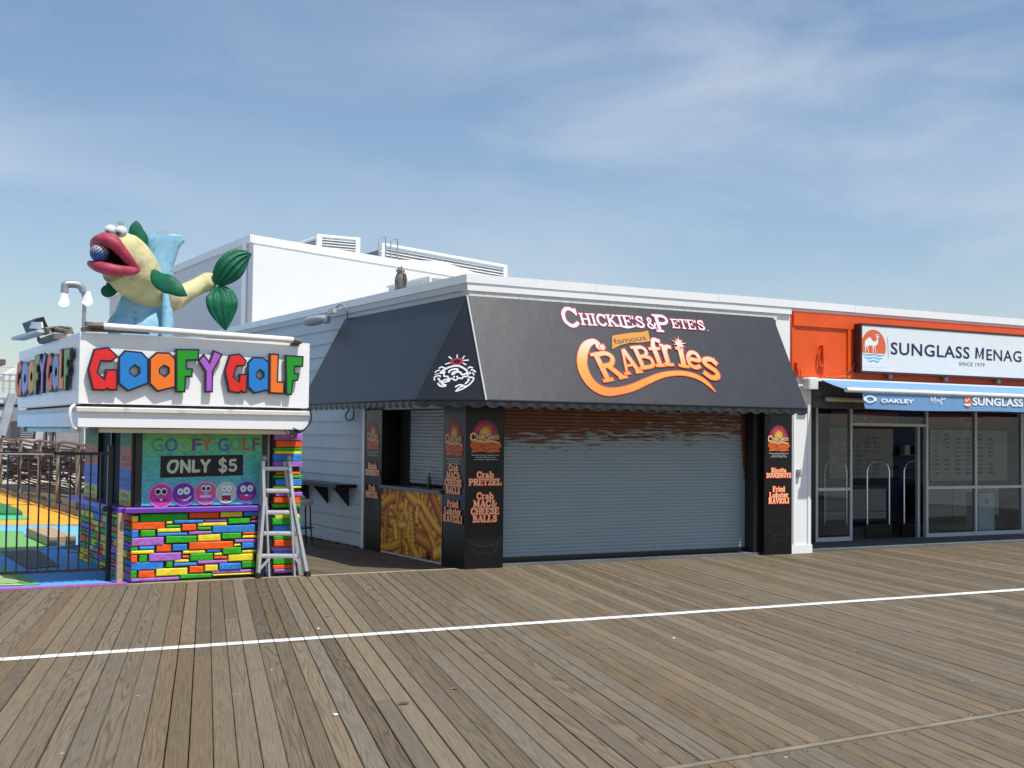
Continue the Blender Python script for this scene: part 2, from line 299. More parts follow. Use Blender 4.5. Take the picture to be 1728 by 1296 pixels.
def copyobj(o, parent=None):
    c = o.copy(); COL.objects.link(c)
    if parent: c.parent = parent
    return c
def copytree(o, loc):
    c = o.copy(); COL.objects.link(c); c.location = loc
    for ch in o.children:
        d = ch.copy(); COL.objects.link(d); d.parent = c
        for g in ch.children: e = g.copy(); COL.objects.link(e); e.parent = d
    return c
def cat_rom(P, k=6):
    P = [Vector(p) for p in P]; out = []
    Q = [P[0]*2-P[1]]+P+[P[-1]*2-P[-2]]
    for i in range(1, len(Q)-2):
        a, b, c, d = Q[i-1:i+3]
        for j in range(k):
            t = j/k; out.append(.5*((2*b)+(c-a)*t+(2*a-5*b+4*c-d)*t*t+(3*b-a-3*c+d)*t**3))
    out.append(P[-1]); return out

# ------------------------------------------------------------------ flat print (lettering, emblems) laid on real surfaces
_tc = {}
def textmesh(s, off=0.0, space=1.0):
    k = (s, off, space)
    if k not in _tc:
        c = bpy.data.curves.new('t', 'FONT'); c.body = s; c.offset = off; c.resolution_u = 3; c.space_character = space
        o = bpy.data.objects.new('t', c); COL.objects.link(o); dg = bpy.context.evaluated_depsgraph_get()
        me = bpy.data.meshes.new_from_object(o.evaluated_get(dg))
        V = [(v.co.x, v.co.y) for v in me.vertices]; Fc = [tuple(p.vertices) for p in me.polygons]
        bpy.data.objects.remove(o); bpy.data.curves.remove(c); bpy.data.meshes.remove(me)
        _tc[k] = (V, Fc)
    return _tc[k]
class Print:
    def __init__(s, O, u, v, lift=.002):
        s.O = Vector(O); s.u = Vector(u).normalized(); s.w = Vector(v).normalized(); s.n = s.u.cross(s.w).normalized(); s.V = []; s.F = []; s.C = []; s.l = lift
    def at(s, px, py):     # surveyed point -> (u, v) on this surface
        p = PN(px, py, s.O, s.n)-s.O; return (p.dot(s.u), p.dot(s.w))
    def up(s, d=.0001): s.l += min(d, .0001); return s
    def add(s, pts, faces, col):
        i = len(s.V); s.V += [s.O+s.u*p[0]+s.w*p[1]+s.n*s.l for p in pts]
        if isinstance(col, str): col = srgb(col)
        for f in faces:
            s.F.append(tuple(i+k for k in f)); s.C.append([(col(*pts[k]) if callable(col) else col) for k in f])
    def poly(s, pts, col): s.up(); s.add(pts, [tuple(range(len(pts)))], col); return s
    def rect(s, x0, y0, x1, y1, col): return s.poly([(x0, y0), (x1, y0), (x1, y1), (x0, y1)], col)
    def disc(s, x, y, r, col, ry=None, n=20, a0=0, a1=360):
        ry = ry or r; k = n if a1-a0 < 360 else n-1
        return s.poly([(x+r*math.cos(R(a0+(a1-a0)*j/n)), y+ry*math.sin(R(a0+(a1-a0)*j/n))) for j in range(k+1)], col)
    def ring(s, x, y, r0, r1, col, a0=0, a1=360, n=24, ya=1.0):
        s.up(); P = []; 
        for j in range(n+1):
            a = R(a0+(a1-a0)*j/n); P += [(x+r0*math.cos(a), y+ya*r0*math.sin(a)), (x+r1*math.cos(a), y+ya*r1*math.sin(a))]
        s.add(P, [(2*j, 2*j+1, 2*j+3, 2*j+2) for j in range(n)], col); return s
    def stroke(s, pts, wd, col, smooth=True, k=6, grow=0.0):
        s.up(.00002)
        if smooth and len(pts) > 2:
            ws = wd if isinstance(wd, (list, tuple)) else [wd]*len(pts)
            C = cat_rom([(p[0], p[1], q) for p, q in zip(pts, ws)], k); P = [(c.x, c.y) for c in C]; W = [max(0, c.z) for c in C]
        else: P = list(pts); W = list(wd) if isinstance(wd, (list, tuple)) else [wd]*len(pts)
        out = []
        for i, p in enumerate(P):
            a = P[max(0, i-1)]; b = P[min(len(P)-1, i+1)]; dx, dy = b[0]-a[0], b[1]-a[1]; l = math.hypot(dx, dy) or 1; dx /= l; dy /= l
            h = W[i]/2+grow; q = p
            if i == 0: q = (p[0]-dx*grow, p[1]-dy*grow)
            if i == len(P)-1: q = (p[0]+dx*grow, p[1]+dy*grow)
            out += [(q[0]+dy*h, q[1]-dx*h), (q[0]-dy*h, q[1]+dx*h)]
        s.add(out, [(2*i, 2*i+2, 2*i+3, 2*i+1) for i in range(len(P)-1)], col); return s
    def text(s, t, x, y, h, col, wid=None, off=0.0, align='c', rot=0, space=1.0):
        V, Fc = textmesh(t, off, space)
        if not V: return s
        x0 = min(v[0] for v in V); x1 = max(v[0] for v in V)
        sy = h/.7; sx = (wid/(x1-x0)) if wid else sy; cx = {'c': (x0+x1)/2, 'l': x0, 'r': x1}[align]
        ca, sa = math.cos(rot), math.sin(rot); pts = []
        for v in V:
            a, b = (v[0]-cx)*sx, v[1]*sy; pts.append((x+a*ca-b*sa, y+a*sa+b*ca))
        s.up(); s.add(pts, Fc, col); return s
    def build(s, name, parent=None, m=None, **kw):
        me = bpy.data.meshes.new(name); me.from_pydata([tuple(v) for v in s.V], [], s.F); me.materials.append(m or PRINT)
        a = me.color_attributes.new('Col', 'FLOAT_COLOR', 'CORNER'); flat = []
        for cs in s.C:
            for c in cs: flat += [c[0], c[1], c[2], 1]
        a.data.foreach_set('color', flat)
        # make every face look along +n
        me.update(); o = bpy.data.objects.new(name, me); COL.objects.link(o)
        if parent: o.parent = parent; o.matrix_parent_inverse = Matrix.Translation(parent.location).inverted()
        for k, v in kw.items(): o[k] = v
        return o

# slab-serif stroke alphabet: '|w:' polyline, '~w:' curve, cap height 1
_b = '|.11:.02,.05 .42,.05'; _t = '|.11:.02,.95 .42,.95'; _s = '|.21:.22,0 .22,1'
SLAB = {
 'C': (.95, '~.2:.84,.74 .62,.92 .36,.92 .16,.7 .13,.5 .16,.28 .38,.08 .62,.09 .84,.26;|.1:.84,.62 .84,.98'),
 'P': (.9, _s+';~.17:.2,.92 .6,.92 .78,.72 .6,.5 .2,.5;'+_b+';|.11:.02,.95 .3,.95'),
 'R': (1.0, _s+';~.17:.2,.92 .6,.92 .78,.74 .6,.53 .2,.53;|.2:.48,.5 .8,.06;|.11:.66,.05 .99,.05;'+_b+';|.11:.02,.95 .3,.95'),
 'E': (.9, _s+';|.11:.02,.95 .8,.95;|.11:.02,.05 .84,.05;|.11:.2,.52 .56,.52;|.09:.78,.98 .78,.7;|.09:.82,.02 .82,.32;|.08:.56,.38 .56,.66'),
 'F': (.85, _s+';|.11:.02,.95 .8,.95;|.11:.02,.05 .46,.05;|.11:.2,.52 .56,.52;|.09:.78,.98 .78,.7;|.08:.56,.38 .56,.66'),
 'T': (.92, '|.21:.45,0 .45,1;|.11:.04,.95 .86,.95;|.09:.07,.98 .07,.66;|.09:.83,.98 .83,.66;|.11:.24,.05 .66,.05'),
 'Z': (.9, '|.11:.08,.95 .82,.95;|.2:.74,.9 .18,.1;|.11:.08,.05 .84,.05;|.09:.11,.98 .11,.7;|.09:.82,.02 .82,.32'),
 'L': (.86, _s+';|.11:.02,.95 .44,.95;|.11:.02,.05 .8,.05;|.09:.78,.02 .78,.36'),
 'M': (1.2, '|.12:.2,0 .2,1;|.2:.22,.95 .56,.15;|.11:.56,.15 .88,.95;|.21:.94,0 .94,1;|.11:.04,.05 .38,.05;|.11:.04,.95 .3,.95;|.11:.74,.05 1.14,.05;|.11:.84,.95 1.14,.95'),
 'A': (1.0, '|.11:.16,.05 .47,.95;|.21:.5,.98 .82,.05;|.1:.26,.34 .68,.34;|.11:.02,.05 .34,.05;|.11:.64,.05 1.0,.05'),
 '&': (1.0, '~.15:.92,.55 .72,.16 .42,.07 .17,.22 .22,.42 .5,.64 .56,.83 .4,.93 .26,.78 .4,.5 .88,.06'),
 'H': (1.05, _s+';|.21:.82,0 .82,1;|.11:.2,.52 .82,.52;'+_b+';'+_t+';|.11:.62,.05 1.02,.05;|.11:.62,.95 1.02,.95'),
 'S': (.84, '~.18:.7,.76 .5,.92 .27,.87 .2,.68 .48,.52 .7,.32 .62,.12 .36,.07 .13,.22;|.09:.7,.6 .7,.98;|.09:.12,.02 .12,.4'),
 'B': (.9, _s+';~.16:.2,.92 .55,.92 .7,.74 .55,.55 .2,.55;~.17:.5,.53 .76,.42 .76,.16 .55,.08 .2,.08;|.11:.02,.05 .3,.05;|.11:.02,.95 .3,.95'),
 'V': (.96, '|.21:.18,.95 .5,.05;|.11:.5,.05 .8,.95;|.11:.0,.95 .36,.95;|.11:.64,.95 .96,.95'),
 'I': (.5, '|.21:.25,0 .25,1;|.11:.04,.05 .46,.05;|.11:.04,.95 .46,.95'),
 'O': (1.0, '~.2:.5,.91 .24,.83 .13,.5 .24,.17 .5,.09 .76,.17 .87,.5 .76,.83 .5,.91'),
 'D': (1.0, _s+';~.19:.2,.93 .55,.92 .84,.68 .84,.32 .55,.08 .2,.07;|.11:.02,.05 .3,.05;|.11:.02,.95 .3,.95'),
 'U': (1.0, '|.11:.04,.95 .42,.95;|.11:.6,.95 .98,.95;~.18:.22,.95 .22,.35 .5,.08 .78,.3 .78,.95'),
 'G': (1.0, '~.2:.82,.76 .6,.92 .34,.9 .14,.62 .14,.36 .36,.09 .62,.09 .82,.22;|.2:.82,.02 .82,.44;|.11:.6,.44 .96,.44;|.09:.84,.64 .84,.98'),
 'N': (1.05, '|.12:.2,0 .2,1;|.21:.2,.95 .8,.05;|.12:.82,.0 .82,1;|.11:.04,.05 .4,.05;|.11:.0,.95 .3,.95;|.11:.64,.95 1.0,.95'),
 'K': (1.0, _s+';|.12:.24,.45 .76,.92;|.2:.4,.55 .8,.06;'+_b+';'+_t+';|.11:.6,.95 .94,.95;|.11:.62,.05 .98,.05'),
 'Y': (.94, '|.2:.14,.95 .47,.45;|.11:.47,.45 .8,.95;|.21:.47,0 .47,.5;|.11:.0,.95 .32,.95;|.11:.62,.95 .94,.95;|.11:.26,.05 .68,.05'),
 'W': (1.3, '|.2:.14,.95 .4,.05;|.11:.4,.05 .64,.9;|.2:.64,.9 .9,.05;|.11:.9,.05 1.14,.95;|.11:.0,.95 .32,.95;|.11:.98,.95 1.3,.95'),
 'r': (.66, '|.2:.2,0 .2,.66;~.15:.2,.45 .36,.62 .56,.6;|.1:.02,.05 .46,.05;|.1:.02,.65 .2,.65'),
 'a': (.76, '|.19:.54,.04 .54,.5;~.14:.12,.52 .3,.63 .54,.5;~.16:.54,.38 .2,.34 .14,.15 .32,.06 .54,.2;|.1:.5,.05 .74,.05'),
 'b': (.82, '|.2:.2,0 .2,1;~.17:.2,.55 .45,.63 .68,.48 .68,.18 .45,.06 .2,.12;|.1:.02,.95 .2,.95'),
 'i': (.44, '|.2:.22,0 .22,.66;|.1:.02,.05 .42,.05;|.1:.04,.65 .22,.65;|.19:.22,.78 .22,.97'),
 'e': (.72, '~.17:.14,.36 .62,.38 .52,.62 .28,.62 .13,.42 .16,.15 .38,.06 .62,.16'),
 'd': (.82, '|.2:.6,0 .6,1;~.17:.6,.55 .36,.63 .14,.48 .14,.18 .36,.06 .6,.12;|.1:.42,.95 .6,.95;|.1:.6,.05 .8,.05'),
 'o': (.78, '~.18:.39,.62 .16,.52 .13,.34 .16,.16 .39,.06 .62,.16 .65,.34 .62,.52 .39,.62'),
 's': (.64, '~.15:.52,.52 .36,.62 .18,.55 .2,.42 .46,.3 .5,.14 .32,.06 .12,.16'),
 't': (.56, '|.19:.24,.1 .24,.9;~.14:.24,.15 .36,.06 .52,.12;|.1:.04,.63 .5,.63'),
 'c': (.7, '~.17:.58,.5 .4,.63 .2,.55 .13,.34 .2,.13 .4,.06 .6,.17'),
 'f': (.6, '|.19:.24,0 .24,.75;~.15:.24,.72 .34,.93 .56,.86;|.1:.04,.62 .46,.62;|.1:.06,.05 .44,.05'),
 "'": (.24, '|.13:.12,.98 .1,.7'), ' ': (.38, ''), 'n': (.84, '|.2:.2,0 .2,.66;~.17:.2,.46 .42,.62 .62,.5 .62,.05;|.1:.02,.05 .4,.05;|.1:.46,.05 .8,.05;|.1:.02,.65 .2,.65'),
}
def glyph(P, ch, x, y, h, wd, col, rot=0.0, grow=0.0, thin=1.0):
    adv, sp = SLAB[ch]; ca, sa = math.cos(rot), math.sin(rot)
    for st in sp.split(';'):
        if not st: continue
        head, pts = st.split(':'); wv = float(head[1:])
        Q = []
        for q in pts.split():
            a, b = map(float, q.split(',')); a = a/adv*wd; b *= h; Q.append((x+a*ca-b*sa, y+a*sa+b*ca))
        P.stroke(Q, wv*thin*(h*.5+wd/adv*.5), col, head[0] == '~', 4, grow)
def slab(P, s, x, y, h, wid, col, outline=None, grow=.006, align='c'):
    tot = sum(SLAB[c][0] for c in s); k = wid/tot; x0 = x-(wid/2 if align == 'c' else 0)
    for col_, g in ((outline, grow), (col, 0)):
        if col_ is None: continue
        P.up(.0006); xx = x0
        for c in s: glyph(P, c, xx, y, h, SLAB[c][0]*k, col_, 0, g); xx += SLAB[c][0]*k

def inpoly(x, y, poly):
    c = False; n = len(poly); j = n-1
    for i in range(n):
        xi, yi = poly[i]; xj, yj = poly[j]
        if (yi > y) != (yj > y) and x < (xj-xi)*(y-yi)/(yj-yi)+xi: c = not c
        j = i
    return c
# ================================================================== GROUND
MB().poly([(-1500, -1500, -.9), (1500, -1500, -.9), (1500, 1500, -.9), (-1500, 1500, -.9)]).build('sand_ground', mat('pale_sand', (.42, .37, .28), .9, .12, .2), kind='structure')
A = R(16.15); PD = Vector((math.sin(A), math.cos(A), 0)); QD = Vector((math.cos(A), -math.sin(A), 0))
def plank_mesh(name, c4, tone, L0, mat_, thick=.045):
    # c4: left-start, right-start, right-end, left-end (ground plane corners)
    z = random.uniform(-.0018, .0018); e = .004
    a, b, c, d = c4; across = (b-a).normalized(); V = []
    for p, q in ((a, b), (d, c)):
        V += [p+Vector((0, 0, -thick)), q+Vector((0, 0, -thick)), q+Vector((0, 0, z-e)), q-across*e+Vector((0, 0, z)), p+across*e+Vector((0, 0, z)), p+Vector((0, 0, z-e))]
    Fc = [(k, (k+1) % 6, 6+(k+1) % 6, 6+k) for k in range(6)]+[(5, 4, 3, 2, 1, 0), (6, 7, 8, 9, 10, 11)]
    UV = [(p.dot(L0[0]), p.dot(L0[1])) for p in V]
    return V, Fc, UV, tone
def mesh_planks(name, lst, m):
    me = bpy.data.meshes.new(name); V = []; Fc = []; uv = []; tn = []
    for (v, f, u, t) in lst:
        i = len(V); V += [tuple(x) for x in v]; Fc += [tuple(i+k for k in g) for g in f]
        for g in f:
            for k in g: uv += [u[k][0], u[k][1]]; tn += [t[0], t[1], t[2]]
    me.from_pydata(V, [], Fc); l = me.uv_layers.new(name='UVMap'); l.data.foreach_set('uv', uv)
    a = me.attributes.new('rnd', 'FLOAT_VECTOR', 'CORNER'); a.data.foreach_set('vector', tn); me.materials.append(m); me.update(); return me
seamY = lambda X: 5.44+.0436*X
SEG = []
def hit(q, fn):     # point on the line (offset q across) where Y = fn(X)
    o = QD*q; t = 0
    for _ in range(12): p = o+PD*t; t += (fn(p.x)-p.y)/PD.y
    return o+PD*t
PITCHW = .132; q0 = -6.0; i = 0
LINES = []
while q0+i*PITCHW < 24:
    g = .003+.011*random.random()**3; qa = q0+i*PITCHW+g/2; qb = q0+(i+1)*PITCHW-g/2+random.uniform(-.001, .001); i += 1
    for zone, (lo, hi) in enumerate(((lambda X: -6.0, lambda X: seamY(X)-.045), (lambda X: seamY(X)+.045, lambda X: 15.19))):
        A0, A1 = hit(qa, lo), hit(qa, hi); B0, B1 = hit(qb, lo), hit(qb, hi)
        L = (A1-A0).length; cuts = [0.0]
        if random.random() < .62: cuts.append(random.uniform(.2, .8))
        cuts.append(1.0)
        for c0, c1 in zip(cuts[:-1], cuts[1:]):
            e0 = .002/L if c0 > 0 else 0; e1 = .002/L if c1 < 1 else 0
            f0, f1 = c0+e0, c1-e1
            def lerp(P0, P1, f): return P0+(P1-P0)*f
            a = lerp(A0, A1, f0); d = lerp(A0, A1, f1)
            b = lerp(B0, B1, f0) if c0 == 0 else hitless(qb, a) if False else lerp(B0, B1, f0)
            c = lerp(B0, B1, f1)
            LINES.append((a, b, c, d))
def wood_tone(): return (random.random(), random.random()**1.6, random.random())
bw = thing('boardwalk', (0, 0, 0), None, None, kind='structure')
def infront(p): d = p-CAM; return d.dot(_F) > 0 and abs(d.dot(_R)/max(d.dot(_F), .01)) < 864/FPX+.05
def vis(c):
    best = 1e9
    for k in range(9):
        for P0, P1 in ((c[0], c[3]), (c[1], c[2])):
            p = P0+(P1-P0)*(k/8); d = p-CAM; z = d.dot(_F)
            if z > .3 and abs(d.dot(_R)/z) < .41 and -.32 < d.dot(_U)/z < .32: best = min(best, d.length)
    return best
LINES.sort(key=vis)
rest = []
for k, c in enumerate(LINES):
    pm = plank_mesh('plank', c, wood_tone(), (PD, QD), PLANK)
    if k < 300:
        o = bpy.data.objects.new('plank', mesh_planks('plank', [pm], PLANK)); COL.objects.link(o); o.parent = bw
    else: rest.append(pm)
o = bpy.data.objects.new('far_planks', mesh_planks('far_planks', rest, PLANK)); COL.objects.link(o); o.parent = bw; o['kind'] = 'stuff'
sm = MB()
for k in range(9):
    x0 = -6+k*3.6; x1 = x0+3.594
    sm.hexa([(x0, seamY(x0)-.024, -.04), (x1, seamY(x1)-.024, -.04), (x1, seamY(x1)+.03, -.04), (x0, seamY(x0)+.03, -.04), (x0, seamY(x0)-.024, .002), (x1, seamY(x1)-.024, .002), (x1, seamY(x1)+.03, .002), (x0, seamY(x0)+.03, .002)])
sm.build('seam_board', mat('pale_seam_board', (.20, .165, .11), .8, .3, 5, dirt=(.1, .085, .06), damt=.2), bw)
MB().box(-8, 30, -7, 15.9, -.3, -.12).build('joist_bed', mat('dark_joists', (.02, .018, .016), .9), bw)
# nail pairs along the seam
nl = MB()
for k in range(170):
    x = -2+k*.1375
    for dy in (-.085, .085, .06): nl.lathe((x+random.uniform(-.01, .01), seamY(x)+dy+random.uniform(-.01, .01), .0005), [(.007, 0), (.006, .002)], 6)
nl.build('nail_heads', mat('dark_nail', (.04, .035, .03), .6), bw, kind='stuff')
# painted line, broken at every plank joint
pl = MB(); p0 = G(0, 1113.4); p1 = G(1728, 995); dl = (p1-p0).normalized(); sl = (p1.y-p0.y)/(p1.x-p0.x)
ly = lambda X: p0.y+sl*(X-p0.x)
k = 0
while q0+k*PITCHW < 22:
    a = hit(q0+k*PITCHW+.003, lambda X: ly(X)-.072); b = hit(q0+(k+1)*PITCHW-.003, lambda X: ly(X)-.072)
    c = hit(q0+(k+1)*PITCHW-.003, lambda X: ly(X)+.072); d = hit(q0+k*PITCHW+.003, lambda X: ly(X)+.072); z = Vector((0, 0, .004)); k += 1
    j = [random.uniform(-.004, .004) for _ in range(4)]
    pl.quad(a+z+PD*j[0], b+z+PD*j[1], c+z+PD*j[2], d+z+PD*j[3])
pl.build('painted_line', mat('white_road_paint', (.74, .74, .72), .6, .06, 8, dirt=(.34, .32, .28), damt=.3, dscale=9), kind='structure')
# side deck between the golf booth and the restaurant
sdk = thing('side_deck', (0, 0, 0), None, None, kind='structure')
A2 = R(-21); PD2 = Vector((math.sin(A2), math.cos(A2), 0)); QD2 = Vector((math.cos(A2), -math.sin(A2), 0))
def clip_seg(q, x0, x1, y0, y1):
    ts = []
    o = QD2*q
    for (n, lim) in ((0, x0), (0, x1), (1, y0), (1, y1)):
        t = (lim-o[n])/PD2[n]; p = o+PD2*t
        if x0-1e-4 <= p.x <= x1+1e-4 and y0-1e-4 <= p.y <= y1+1e-4: ts.append(t)
    return (min(ts), max(ts)) if len(ts) > 1 else None
lst = []; k = 0
for k in range(-60, 140):
    qa = k*.14+.003; qb = (k+1)*.14-.003
    s = clip_seg((qa+qb)/2, 3.65, 7.86, 15.28, 45)
    if not s or s[1]-s[0] < .15: continue
    o_ = QD2*qa; o2 = QD2*qb; lst.append(plank_mesh('p', (o_+PD2*s[0], o2+PD2*s[0], o2+PD2*s[1], o_+PD2*s[1]), wood_tone(), (PD2, QD2), SIDEPLANK))
lst.sort(key=lambda t: min((v-CAM).length for v in t[0]))
for k, t in enumerate(lst[:60]):
    o = bpy.data.objects.new('plank', mesh_planks('plank', [t], SIDEPLANK)); COL.objects.link(o); o.parent = sdk
o = bpy.data.objects.new('far_planks', mesh_planks('far_planks', lst[60:], SIDEPLANK)); COL.objects.link(o); o.parent = sdk; o['kind'] = 'stuff'
MB().box(-2.5, 7.9, 15.9, 46, -.3, -.06).build('deck_bed', MATS['dark_joists'] if 'dark_joists' in MATS else DARK, sdk)
MB().box(3.5, 7.86, 15.2, 15.272, -.05, .002).build('edge_board', mat('edge_board_wood', (.36, .31, .23), .75, .2, 6), sdk)
# golf course floor
gz = -.045
def gpoly(name, pts, m, z, px=True):
    P = [G(a/4.983, 740+b/4.983, 0) for a, b in pts] if px else [Vector((a, b, 0)) for a, b in pts]
    return MB().poly([(p.x, p.y, z) for p in P]).build(name, m, kind='structure')
GB = mat('blue_course_paint', srgb('4f9fe0'), .7, .1, 2, dirt=srgb('35719f'), damt=.1)
GO = mat('orange_course_paint', srgb('f2a52a'), .7, .1, 2, dirt=srgb('b98030'), damt=.12)
GG = mat('green_course_paint', srgb('6ea85e'), .7, .1, 2, dirt=srgb('4a7a3c'), damt=.12)
GDG = mat('dark_green_turf', srgb('2c7a45'), .9, .15, 3)
MB().box(-6, 5.35, 15.42, 44, gz-.1, .0).build('golf_course_floor', GB, kind='structure')
gpoly('orange_floor_patch', [(-300, 380), (0, 450), (150, 490), (600, 640), (690, 655), (690, 725), (0, 728), (-300, 728)], GO, .004)
gpoly('green_floor_patch', [(-300, 775), (110, 772), (180, 790), (240, 835), (400, 900), (330, 945), (150, 1010), (-300, 930)], GG, .005)
gpoly('green_floor_strip', [(-300, 1040), (0, 1075), (110, 1120), (250, 1180), (345, 1230), (0, 1244), (-300, 1255)], GG, .006)
gpoly('lime_floor_strip', [(-300, 1120), (0, 1135), (120, 1170), (190, 1240), (0, 1243), (-300, 1255)], mat('lime_course_paint', srgb('a3bd7c'), .7, .1, 2), .010)
gpoly('light_blue_floor_patch', [(-300, 735), (660, 735), (655, 900), (360, 940), (410, 905), (240, 835), (180, 785), (-300, 770)], mat('sky_blue_course_paint', srgb('6db6ee'), .7, .08, 2), .007)
gpoly('weathered_board_patch', [(0, 955), (320, 940), (505, 1078), (225, 1102)], mat('old_grey_boards', (.13, .125, .12), .85, .3, 6, stretch=(6, 1, 1)), .010)
MB().box(-6, 3.52, 15.24, 15.42, -.06, .006).build('purple_kerb', mat('purple_paint', srgb('a45aa8'), .6, .12, 4, dirt=srgb('6e5060'), damt=.12), kind='structure')
lt = thing('putting_mound', G(10, 865), 'low dark green putting mound with a mint rim on the orange golf floor', 'putting green')
P = [(-300, 540), (0, 567), (80, 590), (150, 618), (188, 645), (190, 656), (-300, 656)]
MB().prism([(*G(a/4.983, 740+b/4.983)[:2], .008) for a, b in P], (0, 0, .07)).build('turf', GDG, lt)
P = [(-300, 650), (190, 657), (250, 684), (0, 692), (-300, 694)]
MB().prism([(*G(a/4.983, 740+b/4.983)[:2], .006) for a, b in P], (0, 0, .02)).build('rim', mat('mint_rim', srgb('4fb886'), .7), lt)
tb = thing('timber_kerb', (3.73, 21.6, 0), 'stacked pale timber block lying on the blue and green golf floor', 'timber')
for k in range(3):
    MB().rbox(3.53+k*.14, 3.53+k*.14+.133, 20.6+.05*(k % 2), 22.7, .012, .15, .008).build('beam', WOOD, tb)

# ================================================================== RESTAURANT BUILDING
XW = 7.88; YF = 15.088
rb = thing('restaurant_building', (10.9, 18, 0), 'white single storey boardwalk restaurant with black pillars and rusty roller shutter', 'building')
# side wall of lap siding, boards one by one
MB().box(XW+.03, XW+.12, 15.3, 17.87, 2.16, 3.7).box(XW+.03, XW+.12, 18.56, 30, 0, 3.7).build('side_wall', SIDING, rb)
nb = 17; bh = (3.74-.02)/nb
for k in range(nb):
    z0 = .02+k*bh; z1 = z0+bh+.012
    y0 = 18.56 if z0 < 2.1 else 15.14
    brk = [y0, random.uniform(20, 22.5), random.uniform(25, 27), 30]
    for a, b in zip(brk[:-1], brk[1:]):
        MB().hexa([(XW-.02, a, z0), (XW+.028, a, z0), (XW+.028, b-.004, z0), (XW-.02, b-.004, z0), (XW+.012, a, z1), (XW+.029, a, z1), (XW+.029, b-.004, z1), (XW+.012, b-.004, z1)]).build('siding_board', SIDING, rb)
MB().box(XW-.025, XW+.02, 18.48, 18.56, 0, 2.16).build('corner_trim', WHITE, rb)
# roof and coping
MB().box(XW+.1, 30, YF+.15, 30, 3.72, 3.8).build('roof', mat('grey_roof_membrane', (.55, .56, .56), .8), rb)
for y0, y1 in ((15.03, 20.8), (20.805, 26), (26.005, 30)): MB().box(XW-.055, XW+.2, y0, y1, 3.83, 3.945).build('coping', COPING, rb)
MB().box(XW-.035, XW+.05, 15.06, 30, 3.74, 3.829).build('fascia', SIDING, rb)
for x0, x1, dz in ((XW-.054, 9.9, 0), (9.905, 12.1, -.002), (12.105, 14.9, .001), (14.905, 18.2, -.001), (18.205, 22, 0)):
    MB().box(x0+(.0 if x0 > 8 else .0), x1, YF-.06, YF+.2 if x0 > 8 else 15.029+.0, 3.835+dz, 3.95+dz).build('coping', COPING, rb)
MB().box(XW-.03, 13.56, YF-.045, YF+.1, 3.73, 3.834).build('fascia', COPING, rb)
MB().box(13.56, 22, YF+.0, YF+.1, 3.79, 3.834).build('fascia', WHITE, rb)
MB().box(XW+.005, 13.28, YF-.025, YF+.12, 3.63, 3.729).build('stucco_band', STUCCO, rb)
MB().box(XW+.03, 13.28, YF+.02, YF+.18, 2.28, 3.629).build('front_wall', WHITE, rb)
MB().box(13.28, 13.575, YF-.0, YF+.18, 2.21, 3.72).box(13.28, 13.56, YF+.001, YF+.17, 3.721, 3.789).build('front_wall', WHITE, rb)
# front pillars with printed menus
def pillar(x0, x1, y0, y1):
    return MB().rbox(x0, x1, y0, y1, 0, 2.2, .004).build('pillar', BLACKP, rb)
pA = pillar(XW, 8.47, YF, 15.76); pB = pillar(13.06, 13.62, YF, 15.5)
pC = MB().rbox(XW-.012, XW+.5, 17.83, 18.48, 0, 2.16, .004).build('pillar', BLACKP, rb)
MB().box(12.95, 13.06, YF+.12, 15.5, 0, 2.2).build('door_jamb', BLACKM, rb)
MB().box(8.47, 13.06, 15.195, 15.5, -.03, .035).build('threshold', CONC, rb)
# white pilaster with small box
wp = MB().box(13.62, 14.04, YF+.03, YF+.25, 0, 2.8).box(13.60, 14.05, YF+.01, YF+.26, 0, .13).build('pilaster', WHITE, rb)
MB().box(13.66, 13.70, YF+.012, YF+.03, .13, 2.8).box(13.96, 14.0, YF+.012, YF+.03, .13, 2.8).build('trim', WHITE, wp)
MB().box(13.73, 13.79, YF-.02, YF+.028, 1.19, 1.31).box(13.75, 13.77, YF-.028, YF-.02, 1.22, 1.27).build('switch_box', GREYM, wp)
# main roller shutter
sh = MB().box(8.44, 13.0, 15.43, 15.47, .04, 2.2).build('roller_shutter', DARK, rb)
MB().box(8.47, 13.06, YF+.03, YF+.17, 2.2, 2.279).build('header_board', BLACKM, rb)
ns = 44; hz = (2.29-.1)/ns
def slatmesh(x0, x1, y, z, h):
    b = MB(); prof = [(-.0, 0), (-.004, .12), (-.006, .4), (-.006, .7), (-.004, .92), (0, 1)]
    for (a0, h0), (a1, h1) in zip(prof[:-1], prof[1:]): b.quad((x0, y+a0, z+h0*h), (x1, y+a0, z+h0*h), (x1, y+a1, z+h1*h), (x0, y+a1, z+h1*h))
    return b
for k in range(ns):
    o = slatmesh(8.47, 12.95, 15.42, .1+k*hz, hz).build('slat', RUST, sh, smooth=True)
MB().box(8.47, 12.95, 15.40, 15.43, .045, .10).build('bottom_bar', BLACKM, sh)
